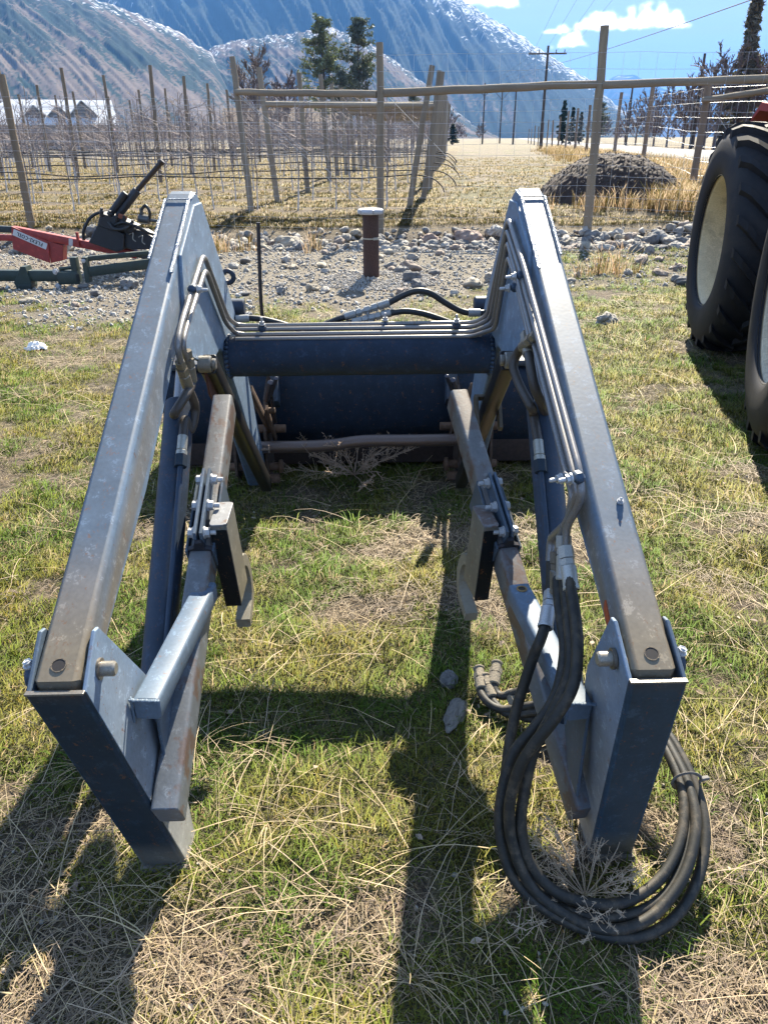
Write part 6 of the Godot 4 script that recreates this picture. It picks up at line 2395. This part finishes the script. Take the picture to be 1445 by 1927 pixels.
	for i in 2600:   # mound round the pipe
		var a := rng.randf() * TAU
		var d := 0.12 + 0.65 * sqrt(rng.randf())
		var x := -0.05 + cos(a) * d
		var zd := 10.2 + sin(a) * d
		var s := rng.randf_range(0.012, 0.034)
		rec(gb[i % 3], Basis.from_euler(Vector3(rng.randf(), rng.randf() * 6, rng.randf())).scaled(Vector3.ONE * s), V(x, terr(x, zd) + s * 0.2, -zd), Color(0.8, 0.8, 0.82))
	var gr := Node3D.new()
	gr.name = "gravel"
	add_child(gr)
	tag(gr, "grey gravel and pebbles spread on the ground", "gravel", "", "stuff")
	for i in 3:
		scatter(gr, "gravel_%s" % ["grey", "tan", "pale"][i], rock_mesh(650 + i, 1, M.bark, [Color(0.30, 0.29, 0.27), Color(0.37, 0.33, 0.27), Color(0.42, 0.40, 0.36)][i]), gb[i])

# ---------------------------------------------------------------- turf and straw
func tuft(sd: int, n: int, rad: float, h0: float, h1: float, w: float, flop: float) -> ArrayMesh:
	var r := RandomNumberGenerator.new()
	r.seed = sd
	var b := Mb.new()
	for i in n:
		var a := r.randf() * TAU
		var d := rad * sqrt(r.randf())
		var p := Vector3(cos(a) * d, -0.004, sin(a) * d)
		var h := r.randf_range(h0, h1)
		var out := Vector3(cos(a + r.randf_range(-1, 1)), 0, sin(a + r.randf_range(-1, 1))) * h * flop * r.randf_range(0.3, 1.2)
		var side := Vector3(-sin(a), 0, cos(a)).rotated(Vector3.UP, r.randf_range(-1.2, 1.2)) * w * r.randf_range(0.7, 1.3)
		var m := p + Vector3(0, h * 0.6, 0) + out * 0.35
		var e := p + Vector3(0, h * (1.0 - flop * 0.3), 0) + out
		var br := r.randf_range(0.75, 1.25)
		var warm := r.randf_range(0.9, 1.25)
		b.tint = Color(minf(0.75 * br * warm, 1), minf(0.75 * br, 1), minf(0.75 * br * 0.9, 1))
		var nn := (out * 0.4 + Vector3(0, h, 0)).normalized()
		var k0 := b.vert(p - side, nn)
		var k1 := b.vert(p + side, nn)
		var k2 := b.vert(m + side * 0.8, nn)
		var k3 := b.vert(m - side * 0.8, nn)
		var k4 := b.vert(e, nn)
		b.quad(k0, k1, k2, k3)
		b.tri(k3, k2, k4)
	return b.mesh(M.leaf)

func make_grass() -> void:
	var green := [tuft(1, 16, 0.024, 0.010, 0.024, 0.0010, 0.9), tuft(2, 16, 0.026, 0.012, 0.032, 0.0011, 0.9), tuft(3, 14, 0.024, 0.008, 0.020, 0.0011, 1.2)]
	var bufs := [PackedFloat32Array(), PackedFloat32Array(), PackedFloat32Array()]
	var gn2 := FastNoiseLite.new()
	gn2.seed = 99
	gn2.frequency = 1.0
	gn2.fractal_octaves = 2
	for band in [[0.75, 3.2, 0.0235, 1.0], [3.2, 6.0, 0.034, 1.25], [6.0, 9.6, 0.055, 1.6], [9.6, 13.8, 0.085, 2.1]]:
		var zd: float = band[0]
		while zd < band[1]:
			var hw := zd * 0.60 + 0.35
			var x := -hw
			while x < hw:
				var px: float = x + rng.randf_range(-0.5, 0.5) * band[2]
				var pz: float = zd + rng.randf_range(-0.5, 0.5) * band[2]
				x += band[2]
				var g := gmix(px, pz)
				var fine := gn2.get_noise_2d(px * 5.0, pz * 5.0)
				var cover := g.x * 1.05 + fine * 0.45 - g.y * 0.08
				if rng.randf() > cover * 1.05 + 0.06:
					continue
				if pz > 8.2 and g.z > 0.5 and rng.randf() < g.z: continue
				var yellow := clampf(0.45 + gn2.get_noise_2d(px * 1.3 + 70.0, pz * 1.3) * 1.3 - fine * 0.5, 0, 1)
				var c := Color(0.105, 0.180, 0.022).lerp(Color(0.225, 0.215, 0.045), yellow)
				if rng.randf() < 0.15: c = Color(0.34, 0.275, 0.16)
				var s: float = band[3] * rng.randf_range(0.7, 1.3) * (0.8 + 0.6 * g.x)
				rec(bufs[rng.randi() % 3], Basis(Vector3.UP, rng.randf() * TAU).scaled(Vector3(s, s * rng.randf_range(0.8, 1.3), s)), V(px, terr(px, pz), -pz), c)
			zd += band[2]
	var t := Node3D.new()
	t.name = "grass"
	add_child(t)
	tag(t, "short patchy green and yellow-green turf", "grass", "", "stuff")
	for i in 3:
		scatter(t, "turf_%s" % ["short", "mid", "low"][i], green[i], bufs[i])
	# dry field grass between the orchard rows and along the lane
	var dry := tuft(9, 18, 0.11, 0.02, 0.09, 0.006, 1.3)
	var tall := tuft(10, 26, 0.10, 0.18, 0.55, 0.005, 0.45)
	var db := PackedFloat32Array()
	var tb := PackedFloat32Array()
	for i in 30000:
		var zd := 16.2 + 34.0 * pow(rng.randf(), 1.5)
		var x := rng.randf_range(-0.56, 0.56) * zd
		if x > 4.6 + 0.1464 * zd + 3.4: continue
		var rowp := absf(fposmod(zd - 17.5 + 0.97, 1.95) - 0.97)
		if x < x_end(zd) and rowp < 0.38 and rng.randf() < 0.8: continue
		if x >= x_end(zd) + 0.5 and rng.randf() < 0.55: continue
		var c := Color(0.33, 0.27, 0.175).lerp(Color(0.24, 0.215, 0.115), rng.randf())
		var s := rng.randf_range(0.6, 1.2)
		rec(db, Basis(Vector3.UP, rng.randf() * TAU).scaled(Vector3.ONE * s), V(x, terr(x, zd), -zd), c)
	for i in 2600:   # verge and clumps round the pile
		var zd := 17.0 + 60.0 * pow(rng.randf(), 1.8)
		var x := 4.4 + 0.1464 * zd + rng.randfn(0.3, 0.9)
		if x > 7.6 + 0.1464 * zd: continue
		rec(tb, Basis(Vector3.UP, rng.randf() * TAU).scaled(Vector3.ONE * rng.randf_range(0.6, 1.3)), V(x, terr(x, zd), -zd), Color(0.44, 0.325, 0.20) * rng.randf_range(0.8, 1.15))
	for q in [[5.9, 17.0, 0.35, 40], [4.5, 17.2, 0.3, 16], [6.7, 16.9, 0.5, 30], [-2.9, 13.3, 0.4, 26], [2.9, 10.6, 0.3, 14], [-1.1, 13.2, 0.2, 6]]:
		for i in q[3]:
			var x: float = q[0] + rng.randfn(0, q[2])
			var zd: float = q[1] + rng.randfn(0, 0.2)
			rec(tb, Basis(Vector3.UP, rng.randf() * TAU).scaled(Vector3.ONE * rng.randf_range(0.4, 1.0)), V(x, terr(x, zd), -zd), Color(0.44, 0.325, 0.215) * rng.randf_range(0.8, 1.15))
	var d := Node3D.new()
	d.name = "dry_grass"
	add_child(d)
	tag(d, "dry tan field grass of the orchard floor and road verge", "grass", "", "stuff")
	scatter(d, "field_grass", dry, db)
	scatter(d, "verge_grass", tall, tb)

func straw_clump(sd: int, n: int, rad: float, l0: float, l1: float, w: float, rise: float) -> ArrayMesh:
	var r := RandomNumberGenerator.new()
	r.seed = sd
	var b := Mb.new()
	for i in n:
		var a := r.randf() * TAU
		var d := rad * sqrt(r.randf())
		var p := Vector3(cos(a) * d, 0.003 + r.randf() * 0.012, sin(a) * d)
		var l := r.randf_range(l0, l1)
		var dir := r.randf() * TAU
		var bend := r.randf_range(-1.0, 1.0) * r.randf() * 0.7
		var arch := rise * r.randf() * l
		var br := r.randf_range(0.55, 1.0)
		b.tint = Color(br, br * r.randf_range(0.92, 1.0), br * r.randf_range(0.8, 1.0))
		var ww := w * r.randf_range(0.6, 1.4)
		var k := 5
		var prev := []
		for s in k + 1:
			var t := float(s) / k
			var q := p + Vector3(0, arch * sin(t * PI * r.randf_range(0.95, 1.05)), 0)
			var f := Vector3(cos(dir), 0, sin(dir))
			var sd2 := Vector3(-f.z, 0.35, f.x) * ww * (1.0 - 0.6 * t)
			var k0 := b.vert(q - sd2, Vector3(0.25 * f.z, 1, -0.25 * f.x).normalized())
			var k1 := b.vert(q + sd2, Vector3(0.25 * f.z, 1, -0.25 * f.x).normalized())
			if s > 0:
				b.quad(prev[0], prev[1], k1, k0)
			prev = [k0, k1]
			p += f * l / k
			dir += bend / k + (r.randf_range(-0.6, 0.6) if r.randf() < 0.12 else 0.0)
	return b.mesh(M.straw)

func make_litter() -> void:
	var long := []
	var short := []
	for i in 5:
		long.append(straw_clump(20 + i, 8, 0.16, 0.06, 0.26, 0.00075, 0.12))
		short.append(straw_clump(40 + i, 26, 0.085, 0.012, 0.052, 0.0009, 0.2))
	var lb := []
	var sb := []
	for i in 5:
		lb.append(PackedFloat32Array())
		sb.append(PackedFloat32Array())
	for i in 11000:
		var zd := 0.75 + 8.0 * pow(rng.randf(), 1.35)
		var x := rng.randf_range(-0.62, 0.62) * (zd + 0.3)
		var g := gmix(x, zd)
		if rng.randf() > 0.10 + g.y * 0.62 - g.x * 0.45: continue
		if zd > 8.0 and g.z > 0.4: continue
		var sc := 1.0 + zd * 0.07
		var c := Color(0.40, 0.31, 0.19).lerp(Color(0.17, 0.125, 0.09), rng.randf())
		rec(sb[i % 5], Basis(Vector3.UP, rng.randf() * TAU).scaled(Vector3.ONE * sc * rng.randf_range(0.8, 1.3)), V(x, terr(x, zd), -zd), c)
	for i in 1500:
		var zd := 0.75 + 8.4 * pow(rng.randf(), 1.3)
		var x := rng.randf_range(-0.62, 0.62) * (zd + 0.3)
		var g := gmix(x, zd)
		if rng.randf() > 0.20 + g.y * 0.24: continue
		if zd > 8.0 and g.z > 0.4: continue
		var c := Color(0.60, 0.48, 0.30).lerp(Color(0.42, 0.33, 0.22), rng.randf())
		rec(lb[i % 5], Basis(Vector3.UP, rng.randf() * TAU).scaled(Vector3.ONE * rng.randf_range(0.8, 1.4) * (1.0 + zd * 0.04)), V(x, terr(x, zd), -zd), c)
	# dry tufts still rooted: denser sprays by the legs and under the beams
	var spray := []
	for i in 3:
		spray.append(stalks(60 + i, 22))
	var pb := [PackedFloat32Array(), PackedFloat32Array(), PackedFloat32Array()]
	var spots := [[-0.70, 4.05, 5], [-0.43, 3.7, 4], [-0.62, 1.9, 3], [-0.30, 1.42, 4], [0.05, 1.18, 4], [-0.10, 1.5, 3], [0.02, 3.0, 3], [0.35, 3.5, 4], [-0.28, 2.6, 4], [0.75, 1.5, 5], [0.95, 1.9, 4], [1.0, 1.25, 4], [-0.75, 1.15, 5], [-0.9, 1.7, 3], [-1.1, 2.6, 4], [-1.5, 3.2, 6], [-1.8, 4.6, 6], [0.36, 2.35, 4], [1.4, 3.0, 4], [1.7, 4.1, 3], [-0.2, 1.05, 3], [0.62, 1.05, 3], [-2.6, 6.0, 4], [1.6, 5.6, 3]]
	for s in spots:
		for i in maxi(1, s[2] / 3):
			var x: float = s[0] + rng.randfn(0, 0.10)
			var zd: float = s[1] + rng.randfn(0, 0.10)
			rec(pb[rng.randi() % 3], Basis(Vector3.UP, rng.randf() * TAU).scaled(Vector3.ONE * rng.randf_range(0.55, 1.15)), V(x, terr(x, zd), -zd), Color(0.70, 0.56, 0.35) * rng.randf_range(0.8, 1.1))
	for i in 70:
		var zd := 0.9 + 7.0 * rng.randf()
		var x := rng.randf_range(-0.6, 0.6) * (zd + 0.3)
		rec(pb[i % 3], Basis(Vector3.UP, rng.randf() * TAU).scaled(Vector3(1, 0.5, 1) * rng.randf_range(0.3, 0.8)), V(x, terr(x, zd), -zd), Color(0.66, 0.54, 0.34) * rng.randf_range(0.75, 1.1))
	var t := Node3D.new()
	t.name = "straw"
	add_child(t)
	tag(t, "dead straw and chaff strewn over the turf", "straw", "", "stuff")
	for i in 5:
		scatter(t, "chaff_%s" % ["one", "two", "three", "four", "five"][i], short[i], sb[i])
		scatter(t, "straw_%s" % ["one", "two", "three", "four", "five"][i], long[i], lb[i])
	for i in 3:
		scatter(t, "stalks_%s" % ["one", "two", "three"][i], spray[i], pb[i])
	# fallen leaves: small curled blades
	var lf := Mb.new()
	lf.tint = Color.WHITE
	for i in 6:
		for s in [-1.0, 1.0]:
			var t0 := i / 6.0
			var t1 := (i + 1) / 6.0
			var w0 := sin(t0 * PI) * 0.28
			var w1 := sin(t1 * PI) * 0.28
			lf.flat([Vector3(t0 - 0.5, 0.12 * t0 * t0, 0), Vector3(t1 - 0.5, 0.12 * t1 * t1, 0), Vector3(t1 - 0.5, 0.12 * t1 * t1 + w1 * 0.5, s * w1), Vector3(t0 - 0.5, 0.12 * t0 * t0 + w0 * 0.5, s * w0)], Vector3(0, 1, -s * 0.4).normalized())
	var fb := PackedFloat32Array()
	for i in 210:
		var zd := 0.9 + 7.0 * rng.randf()
		var x := rng.randf_range(-0.6, 0.6) * (zd + 0.3)
		if i > 160:
			x = 1.75 + rng.randfn(0, 0.2)
			zd = 4.0 + rng.randfn(0, 0.35)
		var s := rng.randf_range(0.012, 0.034)
		rec(fb, Basis.from_euler(Vector3(rng.randf_range(-0.4, 0.4), rng.randf() * 6.0, rng.randf_range(-0.4, 0.4))).scaled(Vector3.ONE * s), V(x, terr(x, zd) + 0.012, -zd), Color(0.15, 0.095, 0.065).lerp(Color(0.40, 0.32, 0.24), rng.randf()))
	var fl := scatter(self, "fallen_leaves", lf.mesh(M.straw), fb)
	tag(fl, "small dead curled leaves scattered on the turf", "leaves", "", "stuff")
	# a crumpled white rag on the left
	var b := Mb.new()
	b.tint = Color(0.80, 0.79, 0.76)
	var n := FastNoiseLite.new()
	n.seed = 4
	n.frequency = 1.0
	var rp := V(-3.03, terr(-3.03, 6.7), -6.7)
	for i in 14:
		for s in 18:
			var p := []
			for e in [[i, s], [i + 1, s], [i + 1, s + 1], [i, s + 1]]:
				var a: float = TAU * (e[1] % 18) / 18.0
				var d: float = e[0] / 14.0
				var w := 0.075 * (1.0 + 0.35 * n.get_noise_2d(cos(a) * 1.5, sin(a) * 1.5)) * d
				p.push_back(rp + Vector3(cos(a) * w * 1.25, 0.055 * (1.0 - d * d) + 0.03 * n.get_noise_2d(cos(a) * d * 4.0, sin(a) * d * 4.0 + 9.0) + 0.015, sin(a) * w))
			var nn: Vector3 = (p[2] - p[0]).cross(p[3] - p[1]).normalized()
			if nn.y < 0: nn = -nn
			b.flat(p, nn)
	tag(put(self, "rag", b.mesh(M.straw)), "crumpled white scrap of plastic lying in the grass on the left", "rag")
	# dead weeds
	weed(V(-0.16, 0, -3.86), 0.36, 3, Color(0.36, 0.25, 0.17), "brown dead weed bush in front of the bucket under the cross pipe", 0.85)
	weed(V(0.48, 0, -1.27), 0.20, 8, Color(0.46, 0.36, 0.25), "pale dead thistly weed at the foot of the right mast inside the hose coil", 0.8)
	weed(V(-0.52, 0, -1.28), 0.05, 5, Color(0.50, 0.41, 0.28), "tiny straw sprig at the foot of the left mast", 0.5)

func stalks(sd: int, n: int) -> ArrayMesh:
	var r := RandomNumberGenerator.new()
	r.seed = sd
	var b := Mb.new()
	for i in n:
		var a := r.randf() * TAU
		var p := Vector3(cos(a), 0, sin(a)) * 0.02 * r.randf()
		var l := r.randf_range(0.06, 0.26)
		var lean := r.randf_range(0.25, 2.2)
		var d := Vector3(cos(a) * lean, 1.0, sin(a) * lean).normalized()
		var path := PackedVector3Array([p])
		var br := r.randf_range(0.6, 1.0)
		b.tint = Color(br, br * 0.97, br * 0.9)
		for k in 5:
			p += d * l / 5.0
			d = (d + Vector3(cos(a) * 0.10, -0.22 * lean, sin(a) * 0.10) + Vector3(r.randf_range(-1, 1), 0, r.randf_range(-1, 1)) * 0.12).normalized()
			if p.y < 0.006: p.y = 0.006
			path.push_back(p)
		b.tube(path, 0.0009, 3, 0.0005, false)
	return b.mesh(M.straw)

func weed(at: Vector3, rad: float, sd: int, tint: Color, label: String, tall: float) -> void:
	var r := RandomNumberGenerator.new()
	r.seed = sd
	at.y = terr(at.x, -at.z)
	var t := thing("dead_weed", label, "weed", at)
	var b := Mb.new()
	b.tint = tint
	var tw := Mb.new()
	tw.tint = tint * 1.1
	var stems := 22 if rad > 0.1 else 7
	for i in stems:
		var a := TAU * i / stems + r.randf_range(-0.2, 0.2)
		var d := Vector3(cos(a), tall * r.randf_range(0.15, 1.6), sin(a)).normalized()
		var l := rad * r.randf_range(0.7, 1.15)
		var p := Vector3(0, 0.01, 0)
		var path := PackedVector3Array([p])
		for k in 5:
			p += d * l / 5.0
			d = (d + Vector3(r.randf_range(-1, 1), r.randf_range(-0.5, 0.3), r.randf_range(-1, 1)) * 0.16).normalized()
			p.y = maxf(p.y, 0.008)
			path.push_back(p)
		b.tube(path, rad * 0.0085, 4, rad * 0.004, false)
		for j in 9:
			var u := r.randf_range(0.25, 1.0) * 5.0
			var k := mini(int(u), 4)
			var q := path[k].lerp(path[k + 1], u - k)
			var d2 := (d + Vector3(r.randf_range(-1, 1), r.randf_range(-0.4, 0.8), r.randf_range(-1, 1)) * 0.9).normalized()
			var e := q + d2 * l * r.randf_range(0.15, 0.32)
			e.y = maxf(e.y, 0.006)
			tw.tube(P3([q, e]), rad * 0.005, 3, rad * 0.003, false)
			for g in 6:
				var w := q.lerp(e, r.randf_range(0.2, 1.0))
				var d3 := Vector3(r.randf_range(-1, 1), r.randf_range(-0.6, 1), r.randf_range(-1, 1)).normalized()
				tw.tube(P3([w, w + d3 * rad * r.randf_range(0.03, 0.08)]), rad * 0.0055, 3, rad * 0.002, false)
	put(t, "stems", b.mesh(M.bark))
	put(t, "twigs", tw.mesh(M.bark))
